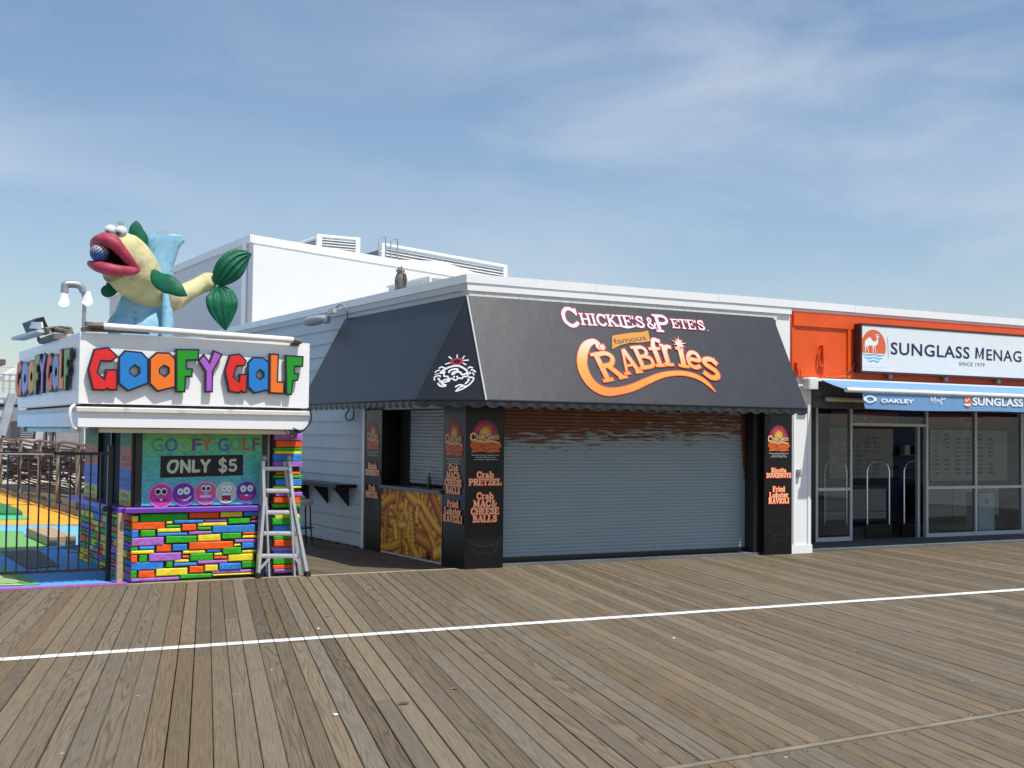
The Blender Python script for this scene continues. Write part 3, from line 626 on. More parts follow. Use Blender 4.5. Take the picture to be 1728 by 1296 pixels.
# side serving hatch with photo board, dark recess and small shutter
hb = MB().box(XW+.02, XW+.5, 15.76, 17.83, 0, .97).build('serving_counter', BLACKM, rb)
MB().rbox(XW-.05, XW+.6, 15.77, 17.83, .971, 1.02, .005).build('counter_top', mat('grey_counter', (.07, .075, .08), .3, .2, 5), hb)
MB().box(XW+.55, XW+.62, 15.77, 17.83, 1.02, 2.2).build('hatch_back', DARK, rb)
MB().box(XW+.3, XW+.545, 17.50, 17.83, 1.02, 2.2).build('hatch_shade_block', DARK, rb)  # black block standing in for the shaded opening beside the shutter
sh2 = MB().box(XW+.33, XW+.35, 15.77, 17.49, 1.03, 2.2).build('side_shutter', DARK, rb)
k = 0
SS = mat('dull_shutter_steel', (.42, .45, .46), .5, .12, 3, dirt=(.2, .12, .07), damt=.08, stretch=(1, 1, 12), metal=.15)
while 1.06+k*.05 < 2.15:
    z = 1.06+k*.05; b = MB(); prof = [(0, 0), (-.012, .15), (-.016, .5), (-.010, .9), (0, 1)]
    for (a0, h0), (a1, h1) in zip(prof[:-1], prof[1:]): b.quad((XW+.32+a0, 17.49, z+h0*.05), (XW+.32+a0, 15.78, z+h0*.05), (XW+.32+a1, 15.78, z+h1*.05), (XW+.32+a1, 17.49, z+h1*.05))
    b.build('slat', SS, sh2, smooth=True); k += 1
# printed crinkle fries
fp = Print((XW+.008, 17.83, 0), (0, -1, 0), (0, 0, 1), .012)
fp.rect(0, .03, 2.07, .97, '3a1503')
rnd = random.Random(5)
for k in range(150):
    L = rnd.uniform(.4, .85); wd = rnd.uniform(.12, .19); x = rnd.uniform(.03, 2.05); y = rnd.uniform(.05, .95)
    a = rnd.choice([R(90), R(75), R(110), R(-20), R(-35), R(10), R(60)])+rnd.uniform(-.3, .3); n = int(L/.03)
    tone = rnd.uniform(.45, 1.08)*(.6+.4*min(1, k/110)); P = []; C = []
    bow = rnd.uniform(-.25, .25)
    for i in range(n+1):
        t = i/n-.5; aa = a+bow*t; cx = x+math.cos(aa)*t*L; cy = y+math.sin(aa)*t*L; rg = 1 if i % 2 else 0
        for j, s in enumerate((-.5, -.2, .15, .5)):
            ww = wd*(1+.14*rg*(1 if abs(s) > .4 else 0)); px = cx-math.sin(aa)*s*ww; py = cy+math.cos(aa)*s*ww
            P.append((min(2.068, max(.003, px)), min(.968, max(.033, py))))
            sh_ = (.24, .95, 1.5, .7)[j]*(1.15 if rg else .78)*(1.0 if .06 < i/n < .94 else .8); C.append(sh_*tone)
    idx = {p: c for p, c in zip(P, C)}
    def colf(px, py, idx=idx): c = idx[(px, py)]; return (min(.98, 1.05*c), min(.7, .46*c**1.7), .04*c**2.2)
    fp.up(.00002); fp.add(P, [(4*i+j, 4*i+4+j, 4*i+5+j, 4*i+1+j) for i in range(n) for j in range(3)], colf)
fp.rect(0, 0.0, 2.07, .03, 'c8c8c4'); fp.rect(2.05, .0, 2.07, .97, 'b9b4a8')
fp.build('fries_photo_board', hb, FRYPRINT)
# menus
RED = 'd8341e'; CRM = 'ffdca4'
def emblem(P, cx, top, wd):
    s = wd/.5
    y = top-.26*s
    P.disc(cx, y+.03*s, .2*s, 'b8324a', .22*s, 28, 0, 180); P.disc(cx, y+.03*s, .185*s, '4a1020', .205*s, 28, 0, 180); P.disc(cx, y+.03*s, .175*s, 'c4455c', .195*s, 28, 0, 180)
    for j in range(14):
        a = R(160-j*10.8); 
        if j % 5 != 4: P.text('CHICKIES&PETES'[j], cx+.148*s*math.cos(a), y+.03*s+.165*s*math.sin(a), .03*s, '3a0d18', None, .02, 'c', a-math.pi/2)
    P.disc(cx, y+.03*s, .125*s, '6a2a14', .14*s, 24, 0, 180)
    for j in range(7):
        a = R(18+j*24); P.disc(cx+.075*s*math.cos(a), y+.04*s+.075*s*math.sin(a), .026*s, 'd9a03c', .055*s, 10)
    P.disc(cx, y+.03*s, .06*s, 'e8b84a', .09*s, 16, 0, 180)
    P.poly([(cx-.24*s, y-.1*s), (cx-.21*s, y-.03*s), (cx, y-.0*s), (cx+.21*s, y-.03*s), (cx+.25*s, y-.1*s), (cx+.2*s, y-.13*s), (cx+.23*s, y-.17*s), (cx+.08*s, y-.185*s), (cx-.06*s, y-.17*s), (cx-.22*s, y-.185*s), (cx-.19*s, y-.13*s)], 'd2622a')
    for pts in (((-.2, -.1), (-.1, -.07), (0, -.1), (.09, -.06), (.2, -.1)), ((-.17, -.15), (-.08, -.11), (.02, -.15), (.12, -.12), (.2, -.15)), ((-.03, -.05), (-.05, -.11), (.02, -.17))):
        P.stroke([(cx+a*s, y+b*s) for a, b in pts], .008*s, '6e2408')
    P.stroke([(cx-.235*s, y-.02*s), (cx-.1*s, y-.028*s), (cx, y-.04*s), (cx+.1*s, y-.028*s), (cx+.23*s, y-.06*s)], [.012*s, .03*s, .026*s, .03*s, .008*s], 'e0b070')
    for txt, x, w_, h_ in (('C', -.19, .1, .105), ('RABBY', -.07, .145, .06), ('S', .035, .075, .105), ('WEETS', .14, .14, .055)):
        slab(P, txt, cx+x*s, y-.005*s-(.02*s if h_ > .1 else 0), h_*s, w_*s, 'f0cf9a', '5c1c0c', .006*s)
    for j, t in enumerate(('Seasoned Sweet Potato Fries', 'served with a warm', 'cinnamon maple sauce')):
        P.text(t, cx, y-.225*s-j*.028*s, .017*s, 'd8d8d6', (.42, .3, .36)[j]*s, .012)
def menu(P, cx, top, wd, blocks):
    emblem(P, cx, top, wd)
    for (y, lines) in blocks:
        for (t, h, wf) in lines:
            slab(P, t, cx, y-h, h, wd*wf, CRM, RED, .010); y -= h*1.13
f = Print((XW, YF, 0), (1, 0, 0), (0, 0, 1), .003)
menu(f, .295, 2.0, .5, [(1.30, [('Crab', .085, .52), ('PRETZEL', .085, 1.0)]), (1.02, [('Crab', .09, .52), ('MAC&', .09, .72), ('CHEESE', .09, .86), ('BALLS', .09, .74)])])
def ghost(P, cx, cy, s):
    c = '1c1e1f'
    for r_ in (.2, .15): P.ring(cx, cy, r_*s, (r_+.02)*s, c, 20, 170, ya=.6)
    P.stroke([(cx-.24*s, cy-.02*s), (cx-.15*s, cy-.1*s), (cx, cy-.12*s), (cx+.15*s, cy-.1*s), (cx+.24*s, cy)], .02*s, c)
    P.stroke([(cx-.2*s, cy-.15*s), (cx-.1*s, cy-.22*s), (cx+.02*s, cy-.2*s)], .02*s, c)
    P.stroke([(cx+.22*s, cy-.08*s), (cx+.15*s, cy-.2*s), (cx+.05*s, cy-.23*s)], .02*s, c)
f.build('menu_print', pA); f = Print((XW, YF, 0), (1, 0, 0), (0, 0, 1), .003); ghost(f, .3, .42, 1.0); f.build('faint_emblem', pA)
f = Print((XW, 15.76, 0), (0, -1, 0), (0, 0, 1), .003)
menu(f, .335, 2.0, .56, [(1.39, [('Crab', .09, .52), ('MAC&', .09, .72), ('CHEESE', .09, .9), ('BALLS', .09, .76)]), (.90, [('Fried', .09, .6), ('Lobster', .09, .9), ('RAVIOLI', .09, 1.02)])])
f.build('menu_print', pA)
f = Print((13.06, YF, 0), (1, 0, 0), (0, 0, 1), .003)
menu(f, .28, 2.0, .46, [(1.335, [('Ricotta', .07, .66), ('DOUGHNUTS', .07, 1.08)]), (1.05, [('Fried', .08, .54), ('Lobster', .08, .84), ('RAVIOLI', .08, .9)])])
f.build('menu_print', pB); f = Print((13.06, YF, 0), (1, 0, 0), (0, 0, 1), .003); ghost(f, .28, .42, .95); f.build('faint_emblem', pB)
f = Print((XW-.012, 18.48, 0), (0, -1, 0), (0, 0, 1), .003)
menu(f, .325, 1.99, .5, [(1.34, [('Ricotta', .09, .66), ('DOUGHNUTS', .09, 1.06)]), (1.0, [('Crab', .09, .5), ('PRETZEL', .09, .95)])])
f.build('menu_print', pC)

# ---- black awning
aw = thing('black_awning', (10.5, 14.7, 2.2), 'large black mitred canvas awning wrapped round the restaurant corner with crab emblem', 'awning')
zt, zb = 3.66, 2.24
T0 = Vector((13.2, YF-.03, zt)); T1 = Vector((XW-.03, YF-.03, zt)); T2 = Vector((XW-.03, 19.35, zt))
B0 = Vector((13.2, 14.30, zb)); B1 = Vector((7.75, 14.30, zb)); B1b = Vector((7.1, 15.05, zb)); B2 = Vector((7.1, 19.35, zb))
def sheet(*pts, th=.006):
    pts = [Vector(p) for p in pts]; n = (pts[1]-pts[0]).cross(pts[-1]-pts[0]).normalized(); return MB().prism(pts, n*-th)
ff = sheet(T1+Vector((.0, 0, 0)), B1, B0, T0).build('front_fabric', FABRIC, aw)
fc = sheet(T1, B1b, B1).build('corner_fabric', FABRIC, aw)
fs = sheet(T2, B2, B1b, T1).build('side_fabric', FABRIC, aw)
sheet(T0, B0, Vector((13.2, YF-.03, zb))).build('end_fabric', FABRIC, aw)
MB().tube([T1+Vector((-.006, -.012, 0)), B1+Vector((-.004, -.014, 0))], .012, 8).build('corner_piping', mat('pale_piping', (.5, .5, .48), .5), aw)
def valance(p0, p1, n, depth=.1):
    b = MB(); p0 = Vector(p0); p1 = Vector(p1); L = (p1-p0).length; cnt = max(2, int(L/.21)); st = cnt*8; nrm = (p1-p0).cross(Vector((0, 0, 1))).normalized()
    for a in range(st+1):
        t = a/st; ph = t*cnt*math.pi; sc = abs(math.sin(ph)); p = p0.lerp(p1, t); wv = nrm*.012*math.sin(ph*2+1)
        b.v += [p, p+wv*.5+Vector((0, 0, -depth*.5)), p+wv+Vector((0, 0, -depth*(.62+.38*sc)))]
    for a in range(st): k = a*3; b.f += [(k, k+3, k+4, k+1), (k+1, k+4, k+5, k+2)]
    return b.build('valance', FABRIC, aw, smooth=True)
valance(B1, B0, 0); valance(B1b, B1, 0); valance(B2, B1b, 0); valance(B0, (13.2, YF-.05, zb), 0)
MB().tube([B2, B1b, B1, B0], .013, 8).build('frame_pipe', BLACKM, aw)
for x in (9.3, 10.9, 12.4): MB().tube([(x, 14.31, zb-.004), (x, YF+.0, zb-.004)], .012, 6).tube([(x, 14.32, zb), (x, YF, zt-.1)], .010, 6).build('frame_bar', GREYM, aw)
for y in (16.2, 17.6, 19.0): MB().tube([(7.12, y, zb-.004), (XW-.03, y, zb-.004)], .012, 6).build('frame_bar', GREYM, aw)
# lettering on the front
n_ = (B1-T1).cross(B0-B1).normalized()
fr = Print(T1, (1, 0, 0), Vector((0, YF-.03-14.30, zt-zb)), .004)
Z6 = lambda x, y: fr.at(930+x/5.574, 500+y/5.574)
def gbox(ch, x0, x1, ytop, ybot, col, out, rot=0, grow=.013):
    a = Z6(x0, ybot); b = Z6(x1, ybot); c = Z6((x0+x1)/2, ytop); base = ((a[1]+b[1])/2); h = c[1]-base
    for cc, g in ((out, grow), (col, 0)): fr.up(.0004); glyph(fr, ch, a[0], a[1], h, b[0]-a[0], cc, rot, g, .84)
WH = 'dcd4dc'; PK = 'a02848'
gbox('C', 120, 285, 105, 285, WH, PK)
def run(s, x0, x1, yt0, yb0, yt1, yb1, col, out, rot=0):
    tot = sum(SLAB[c][0] for c in s); x = x0
    for c in s:
        w_ = SLAB[c][0]/tot*(x1-x0); f0 = (x-x0)/(x1-x0)
        gbox(c, x, x+w_, yt0+(yt1-yt0)*f0, yb0+(yb1-yb0)*f0, col, out, rot, .011); x += w_
run("HICKIE'S", 283, 890, 160, 270, 192, 300, WH, PK)
fr.stroke([Z6(620, 262), Z6(660, 285), Z6(720, 298), Z6(790, 282), Z6(830, 262)], [.005, .02, .022, .02, .004], WH)
gbox('&', 905, 1000, 200, 308, WH, PK); gbox('P', 990, 1140, 175, 335, WH, PK)
run("ETE'S", 1140, 1455, 215, 300, 232, 325, WH, PK)
for p in ((1472, 326), (1530, 588)): a = Z6(*p); fr.disc(a[0], a[1], .012, 'b8b8b8')
# banner word
bn = [(570, 375), (620, 365), (740, 347), (850, 340), (908, 325), (918, 370), (928, 425), (850, 438), (740, 440), (650, 462), (570, 503)]
fr.poly([Z6(*p) for p in reversed(bn)], 'c48428')
a = Z6(585, 452); b = Z6(905, 408); h_ = .1
fr.text('famous', (a[0]+b[0])/2, (a[1]+b[1])/2-.005, .085, '33343a', b[0]-a[0]-.03, .012, 'c', math.atan2(b[1]-a[1], b[0]-a[0]))
# big word
top_, bot_ = Z6(600, 420)[1], Z6(600, 900)[1]
c0, c1, c2 = srgb('e4c8bc'), srgb('d8983e'), srgb('da7a22')
def grad(x, y):
    t = max(0, min(1, (top_-y)/(top_-bot_))); 
    return tuple((c0[i]+(c1[i]-c0[i])*t*2.2 if t < .4545 else c1[i]+(c2[i]-c1[i])*(t-.4545)/.5455) for i in range(3))
RO = 'c23c28'; k6 = 1/5.574*.0071*1.05
sw = [(500, 470), (450, 480), (428, 440), (385, 428), (325, 470), (292, 560), (292, 660), (330, 760), (400, 845), (500, 895), (620, 895), (760, 862), (900, 800), (1040, 745), (1180, 725), (1300, 738), (1400, 775), (1475, 830), (1540, 898)]
ww = [40, 62, 46, 52, 78, 92, 98, 100, 96, 84, 66, 62, 56, 48, 44, 46, 46, 36, 8]
fr.stroke([Z6(*p) for p in sw], [x*.00158 for x in ww], RO, True, 6, .013); fr.up(.0005)
fr.stroke([Z6(*p) for p in sw], [x*.00158 for x in ww], grad)
fr.disc(*Z6(478, 482), .055, RO); fr.disc(*Z6(478, 482), .045, grad)
for ch, x0, x1, yt, yb, rt in (('R', 490, 740, 545, 815, 12), ('A', 690, 870, 510, 745, 9), ('B', 830, 1005, 480, 695, 8), ('f', 970, 1120, 400, 668, 4), ('r', 1065, 1190, 365, 655, -2), ('i', 1195, 1300, 400, 665, -6), ('e', 1275, 1420, 430, 672, -9), ('s', 1395, 1600, 440, 755, -14)):
    gbox(ch, x0, x1, yt, yb, grad, RO, R(rt))
a = Z6(1200, 452)
for r_, cc in ((.165, RO), (.13, grad)):
    pts = []
    for j in range(20): q = R(18*j+8); rr = r_*(1 if j % 2 == 0 else .36)*(1.0 if (j//2) % 2 == 0 else .8); pts.append((a[0]+rr*math.cos(q), a[1]+rr*math.sin(q)))
    fr.poly(pts, cc)
fr.build('lettering', ff)
# crab emblem on the corner facet
uu = (B1-B1b).normalized(); nn_ = (B1b-T1).cross(B1-T1).normalized()
if nn_.y > 0: nn_ = -nn_
ce = Print(B1b, uu, nn_.cross(uu), .004)
Z4 = lambda x, y: ce.at(700+x/12.34, 580+y/12.34)
W_ = 'eef0f4'; kk = .00062
def cs(pts, wd=34, col=W_): ce.stroke([Z4(*p) for p in pts], [kk*q for q in wd] if isinstance(wd, list) else kk*wd, col)
for pts in (((705, 270), (775, 320)), ((888, 228), (880, 300)), ((1040, 255), (992, 318)), ((1005, 352), (1128, 343)), ((1005, 405), (1075, 445)), ((740, 398), (635, 430))): cs(pts, 26)
a = Z4(880, 375); ce.ring(a[0], a[1], .052, .088, 'b8304a', ya=.62)
cs([(640, 590), (545, 610), (560, 580), (700, 500), (850, 462), (960, 480), (1080, 560), (1090, 600), (1040, 640), (980, 640), (950, 600), (880, 590), (790, 640), (790, 610), (890, 560), (880, 530), (800, 535), (720, 570), (715, 610)], 40)
cs([(545, 612), (610, 620), (610, 680), (690, 685), (700, 730), (780, 730), (850, 765), (910, 720), (990, 725), (1010, 690), (1100, 680), (1100, 630), (1160, 620), (1140, 590)], 32)
cs([(500, 515), (560, 490), (640, 515)], 30); cs([(420, 605), (460, 570), (525, 550)], 26); cs([(415, 655), (510, 620)], 16); cs([(415, 770), (412, 700), (520, 665), (530, 700)], 26)
cs([(480, 720), (520, 760), (540, 800), (640, 750), (730, 770), (640, 800), (560, 830), (660, 870)], 34); cs([(480, 820), (520, 875), (600, 890), (660, 872)], 36)
cs([(1105, 520), (1150, 490), (1215, 510)], 30); cs([(1170, 545), (1230, 560), (1268, 600)], 30); cs([(1200, 600), (1240, 660)], 26)
cs([(1115, 700), (1225, 715), (1190, 800), (1080, 890), (1000, 870), (930, 860), (840, 905)], 34); cs([(1100, 740), (1130, 760), (1050, 840)], 40); cs([(1090, 890), (980, 950), (855, 990), (960, 900), (1010, 890)], 32)
ce.disc(*Z4(820, 690), .014, W_); ce.disc(*Z4(885, 690), .014, W_)
ce.build('crab_emblem', fc)

# side wall fittings
ld = thing('bar_shelf', (7.7, 20.5, .95), 'long black drinks shelf on brackets along the white siding', 'shelf')
MB().rbox(7.5, XW-.03, 18.75, 24.5, .93, .985, .005).build('shelf_board', BLACKP, ld)
for y in (19.05, 19.95, 20.85, 21.8, 22.8, 23.8): MB().prism([(XW-.03, y, .925), (XW-.03, y, .62), (7.58, y, .925)], (0, .04, 0)).build('bracket', BLACKM, ld)
st = thing('bar_stool', (7.35, 20.3, 0), 'black framed bar stool with a white seat under the drinks shelf', 'stool')
sx, sy = 7.22, 19.5
MB().lathe((sx, sy, .63), [(.0, 0), (.17, 0), (.185, .02), (.185, .08), (.17, .095), (0, .1)], 24).build('seat', mat('white_vinyl', (.62, .62, .6), .5), st)
MB().lathe((sx, sy, .7301), [(.0, 0), (.13, 0), (.12, .008), (0, .01)], 20).build('cushion', mat('red_vinyl', (.45, .06, .05), .5), st)
for a in (45, 135, 225, 315):
    c, s = math.cos(R(a)), math.sin(R(a)); MB().tube([(sx+.13*c, sy+.13*s, .63), (sx+.15*c, sy+.15*s, .6), (sx+.16*c, sy+.16*s, .3), (sx+.2*c, sy+.2*s, 0)], .013, 8).build('leg', BLACKM, st)
MB().tube([(sx+.185*math.cos(R(a)), sy+.185*math.sin(R(a)), .27) for a in range(0, 361, 15)], .01, 6, cap=False).build('foot_ring', BLACKM, st)
bt = thing('drink_bottle', (8.1, 16.65, 1.02), 'small green bottle left on the serving hatch counter', 'bottle')
MB().lathe((8.1, 16.65, 1.021), [(.03, 0), (.034, .01), (.034, .12), (.013, .17), (.013, .22)], 12).build('glass_body', mat('green_bottle', (.03, .12, .04), .15), bt)
MB().lathe((8.1, 16.65, 1.241), [(.015, 0), (.015, .02)], 10).build('cap', WHITE, bt)
# wall lamp with gooseneck
wl = thing('gooseneck_lamp', (7.85, 19.5, 3.7), 'old grey gooseneck floodlight on the siding above the black awning', 'lamp')
A_ = lambda x, y, X=7.75: PX(480+x/5.893, 500+y/5.893, X)
MB().tube(cat_rom([A_(622, 235, 7.84), A_(625, 170, 7.8), A_(600, 105, 7.75), A_(555, 83, 7.7), A_(510, 115, 7.65), A_(480, 150, 7.62)], 5), .014, 8).build('gooseneck', GREYM, wl)
MB().beam(A_(500, 140, 7.62), A_(445, 160, 7.6), .06, .07).build('joint_box', mat('light_grey_metal', (.55, .57, .58), .4, metal=.3), wl)
a = A_(385, 225, 7.55); b = A_(235, 255, 7.5); c = A_(425, 235, 7.58)
MB().tube([c, a, a.lerp(b, .4), a.lerp(b, .8), b], [.045, .08, .105, .105, .085], 14, el=.8).build('shade', mat('dull_lamp_shade', (.34, .35, .33), .5, .15), wl)
MB().tube([c+Vector((0, .06, 0)), c-Vector((0, .06, 0))], .06, 14).build('housing', GREYM, wl)
cb = MB().tube(cat_rom([PX(590, 690, 7.86), PX(583, 702, 7.8), PX(588, 709, 7.78), PX(596, 706, 7.8), PX(597, 692, 7.85)], 5), .012, 6).build('hanging_cable', BLACKM); tag(cb, 'black cable drooping below the awning on the siding', 'cable')
# owl decoy on the parapet
ow = thing('owl_decoy', (8.0, 17.52, 3.945), 'grey and brown plastic owl decoy perched on the white parapet', 'owl decoy')
O_ = Vector((8.0, 17.52, 3.945))
OB = mat('owl_plumage', (.16, .14, .12), .8, .5, 30, dirt=(.42, .40, .36), damt=.35, dscale=24, stretch=(1, 1, .5))
OD = mat('owl_dark_plumage', (.07, .06, .055), .8, .4, 30)
MB().tube([O_+Vector((0, 0, z)) for z in (.02, .07, .14, .2, .25, .275)], [.045, .062, .07, .062, .045, .03], 16, el=1.15).build('body', OB, ow)
MB().ball(O_+Vector((-.005, -.005, .285)), .05, 14, 1, 1.1, .85).build('head', OB, ow)
for s in (-1, 1):
    MB().tube([O_+Vector((-.01, s*.032, .315)), O_+Vector((-.01, s*.046, .352))], [.014, .002], 6).build('ear_tuft', OD, ow)
    MB().tube([O_+Vector((.02, s*.055, .24)), O_+Vector((.02, s*.072, .16)), O_+Vector((.03, s*.05, .05))], [.02, .03, .012], 8).build('wing', OD, ow)
    MB().ball(O_+Vector((-.048, s*.018-.01, .292)), .009, 8).build('eye', mat('owl_eye', (.5, .35, .05), .3), ow)
MB().tube([O_+Vector((-.052, -.008, .285)), O_+Vector((-.062, -.01, .268))], [.007, .002], 6).build('beak', OD, ow)
MB().tube([O_+Vector((-.04, -.03, .272)), O_+Vector((-.048, -.01, .262)), O_+Vector((-.045, .015, .27))], .006, 6).build('throat_patch', WHITE, ow)
ow.scale = (1.3, 1.3, 1.12)
MB().lathe(O_+Vector((0, 0, 0)), [(.08, 0), (.075, .03), (.05, .045)], 12).build('perch', OD, ow)
# rooftop gear on the restaurant
ac = thing('rooftop_unit', (8.6, 18.5, 3.8), 'small pale box of rooftop ventilation beside the owl', 'vent unit')
MB().box(8.73, 10.2, 18.0, 19.6, 3.8, 4.26).build('casing', mat('pale_duct', (.58, .66, .66), .5, metal=.2), ac)
MB().box(8.70, 10.23, 17.97, 19.63, 4.26, 4.285).box(8.71, 8.74, 17.975, 17.999, 3.8, 4.26).build('lid', WHITE, ac)
for k in range(3): MB().box(8.8, 10.1, 17.985, 18.0-.001, 4.0+k*.08, 4.02+k*.08).build('louvre', GREYM, ac)
rv = MB().lathe((10.65, 17.5, 3.8), [(.2, 0), (.2, .17), (.34, .2), (.34, .24), (.25, .29), (0, .3)], 24).build('roof_vent', WHITE); tag(rv, 'round white roof vent cap just showing above the parapet', 'roof vent')

# ================================================================== BIG WHITE BUILDING BEHIND
YB = 30
bb = thing('white_hall', (12, 34, 0), 'big plain white hall with a low pitched roof rising behind the restaurant', 'building')
tl = PY(431.5, 398, YB); mid = PY(668, 437, YB); rt_ = PY(905, 478, YB); ri = rt_+(rt_-mid)*2
xl = tl.x-.05
MB().prism([(xl, YB, 0), (ri.x, YB, 0), (ri.x, YB, ri.z), (xl, YB, tl.z)], (0, .3, 0)).build('front_wall', WHITEB, bb)
MB().hexa([(xl, YB+.301, 0), (xl+.3, YB+.301, 0), (xl+.3, YB+16, 0), (xl, YB+16, 0), (xl, YB+.301, tl.z), (xl+.3, YB+.301, tl.z-.02), (xl+.3, YB+16, tl.z-.02), (xl, YB+16, tl.z)]).build('side_wall', WHITEB, bb)
dn = Vector((0, 0, -.17))
def strip(p, q, y0, y1, up=.05, down=.17): return MB().hexa([(p.x, y0, p.z-down), (q.x, y0, q.z-down), (q.x, y1, q.z-down), (p.x, y1, p.z-down), (p.x, y0, p.z+up), (q.x, y0, q.z+up), (q.x, y1, q.z+up), (p.x, y1, p.z+up)])
strip(tl+Vector((-.1, 0, 0)), ri, YB-.02, YB-.001, .02).build('roof_trim', WHITE, bb)
MB().box(xl-.09, xl-.003, YB, YB+16, tl.z-.16, tl.z+.03).build('roof_trim', WHITE, bb)
MB().prism([(xl+.31, YB+.31, tl.z-.04), (ri.x, YB+.31, ri.z-.04), (ri.x, YB+.31, ri.z-.3), (xl+.31, YB+.31, tl.z-.3)], (0, 15, 0)).build('roof', WHITE, bb)
a = PX(411, 560, xl-.06)
MB().tube([(xl-.07, a.y, 0), (xl-.07, a.y, tl.z-.1)], .07, 8).build('downpipe', WHITE, bb)
def louvre(name, x0, x1, z0, z1, y0, dep, n, label):
    t = thing(name, ((x0+x1)/2, y0, z0), label, 'roof louvre')
    LM = mat('louvre_paint', (.62, .64, .65), .55, .06); LD = mat('louvre_gap', (.22, .24, .26), .8)
    MB().box(x0+.08, x1-.08, y0+.12, y0+dep-.1, z0-.8, z1-.1).build('core', LD, t)
    for (a, b) in (((x0, y0), (x0+.13, y0+.13)), ((x1-.13, y0), (x1, y0+.13)), ((x0, y0+dep-.13), (x0+.13, y0+dep))):
        MB().box(a[0], b[0], a[1], b[1], z0-.8, z1).build('corner_post', WHITE, t)
    MB().box(x0+.131, x1-.131, y0+.005, y0+.11, z1-.07, z1-.003).build('top_rail', WHITE, t)
    h = (z1-z0+.5)/n
    for k in range(n):
        z = z0-.5+k*h
        MB().hexa([(x0+.131, y0+.01, z), (x1-.131, y0+.01, z), (x1-.131, y0+.02, z), (x0+.131, y0+.02, z), (x0+.131, y0+.07, z+h*.8), (x1-.131, y0+.07, z+h*.8), (x1-.131, y0+.08, z+h*.8), (x0+.131, y0+.08, z+h*.8)]).build('slat', LM, t)
        MB().hexa([(x0+.01, y0+.131, z), (x0+.02, y0+.131, z), (x0+.02, y0+dep-.131, z), (x0+.01, y0+dep-.131, z), (x0+.07, y0+.131, z+h*.8), (x0+.08, y0+.131, z+h*.8), (x0+.08, y0+dep-.131, z+h*.8), (x0+.07, y0+dep-.131, z+h*.8)]).build('slat', LM, t)
a = PY(536, 393, 33); b = PY(608, 406, 33); c = PY(608, 428, 33)
louvre('louvre_screen', a.x, b.x, c.z-.1, (a.z+b.z)/2+.03, 33, 3.2, 14, 'short boxed grey louvre screen on the left of the hall roof')
a = PY(648, 412, 33); b = PY(853, 449, 33); c = PY(853, 468, 33)
LM = mat('louvre_paint', (.62, .64, .65)); t = thing('louvre_screen', (a.x, 33, a.z), 'long low grey louvre screen on the right of the hall roof', 'roof louvre')
nl_ = 16; hh = 1.35
MB().hexa([(a.x+.1, 33.1, a.z-1.5), (b.x, 33.1, b.z-1.5), (b.x, 34.8, b.z-1.5), (a.x+.1, 34.8, a.z-1.5), (a.x+.1, 33.1, a.z-.08), (b.x, 33.1, b.z-.08), (b.x, 34.8, b.z-.08), (a.x+.1, 34.8, a.z-.08)]).build('core', MATS['louvre_gap'], t)
for k in range(nl_):
    z = -.05-(k+1)*hh/nl_; h = hh/nl_*.8
    MB().hexa([(a.x, 33.01, a.z+z), (b.x, 33.01, b.z+z), (b.x, 33.02, b.z+z), (a.x, 33.02, a.z+z), (a.x, 33.07, a.z+z+h), (b.x, 33.07, b.z+z+h), (b.x, 33.08, b.z+z+h), (a.x, 33.08, a.z+z+h)]).build('slat', LM, t)
MB().beam(a+Vector((0, .03, 0)), b+Vector((0, .03, 0)), .1, .07).build('top_rail', WHITE, t)
for p in (a, b): MB().box(p.x-.06, p.x+.06, 32.99, 33.12, p.z-1.5, p.z+.03).build('corner_post', WHITE, t)
rl = thing('roof_ladder', PY(655, 425, 30.4), 'thin steel roof ladder hoops standing at the hall roof edge', 'ladder')
for x0, x1, y0 in ((640, 651, 403), (660, 671, 406)):
    p = PY(x0, y0, 30.4); q = PY(x1, y0-3, 30.4); MB().tube([(p.x, 30.4, p.z-1.0), p, q, (q.x, 30.4, q.z-1.1)], .022, 6).tube([(p.x, 30.4, p.z-.33), (q.x, 30.4, p.z-.33)], .018, 6).build('hoop', GREYM, rl)
# low hip roof hump behind
hp = thing('roof_hump', (19, 31.5, 5.5), 'low white ridged roof hump on the right half of the hall roof', 'roof')
P0, P1, P2, P3 = PY(668, 438, 30.5), PY(747, 441, 30.5), PY(822, 467, 30.5), PY(860, 480, 30.5)
MB().prism([P0-Vector((0, 0, .7)), Vector((P3.x, P0.y, P3.z-.7)), Vector((P3.x, P0.y, P3.z)), Vector((P2.x, P0.y, P2.z)), Vector((P1.x, P0.y, P1.z)), P0], (0, 1.5, 0)).build('roof_sheet', WHITE, hp)

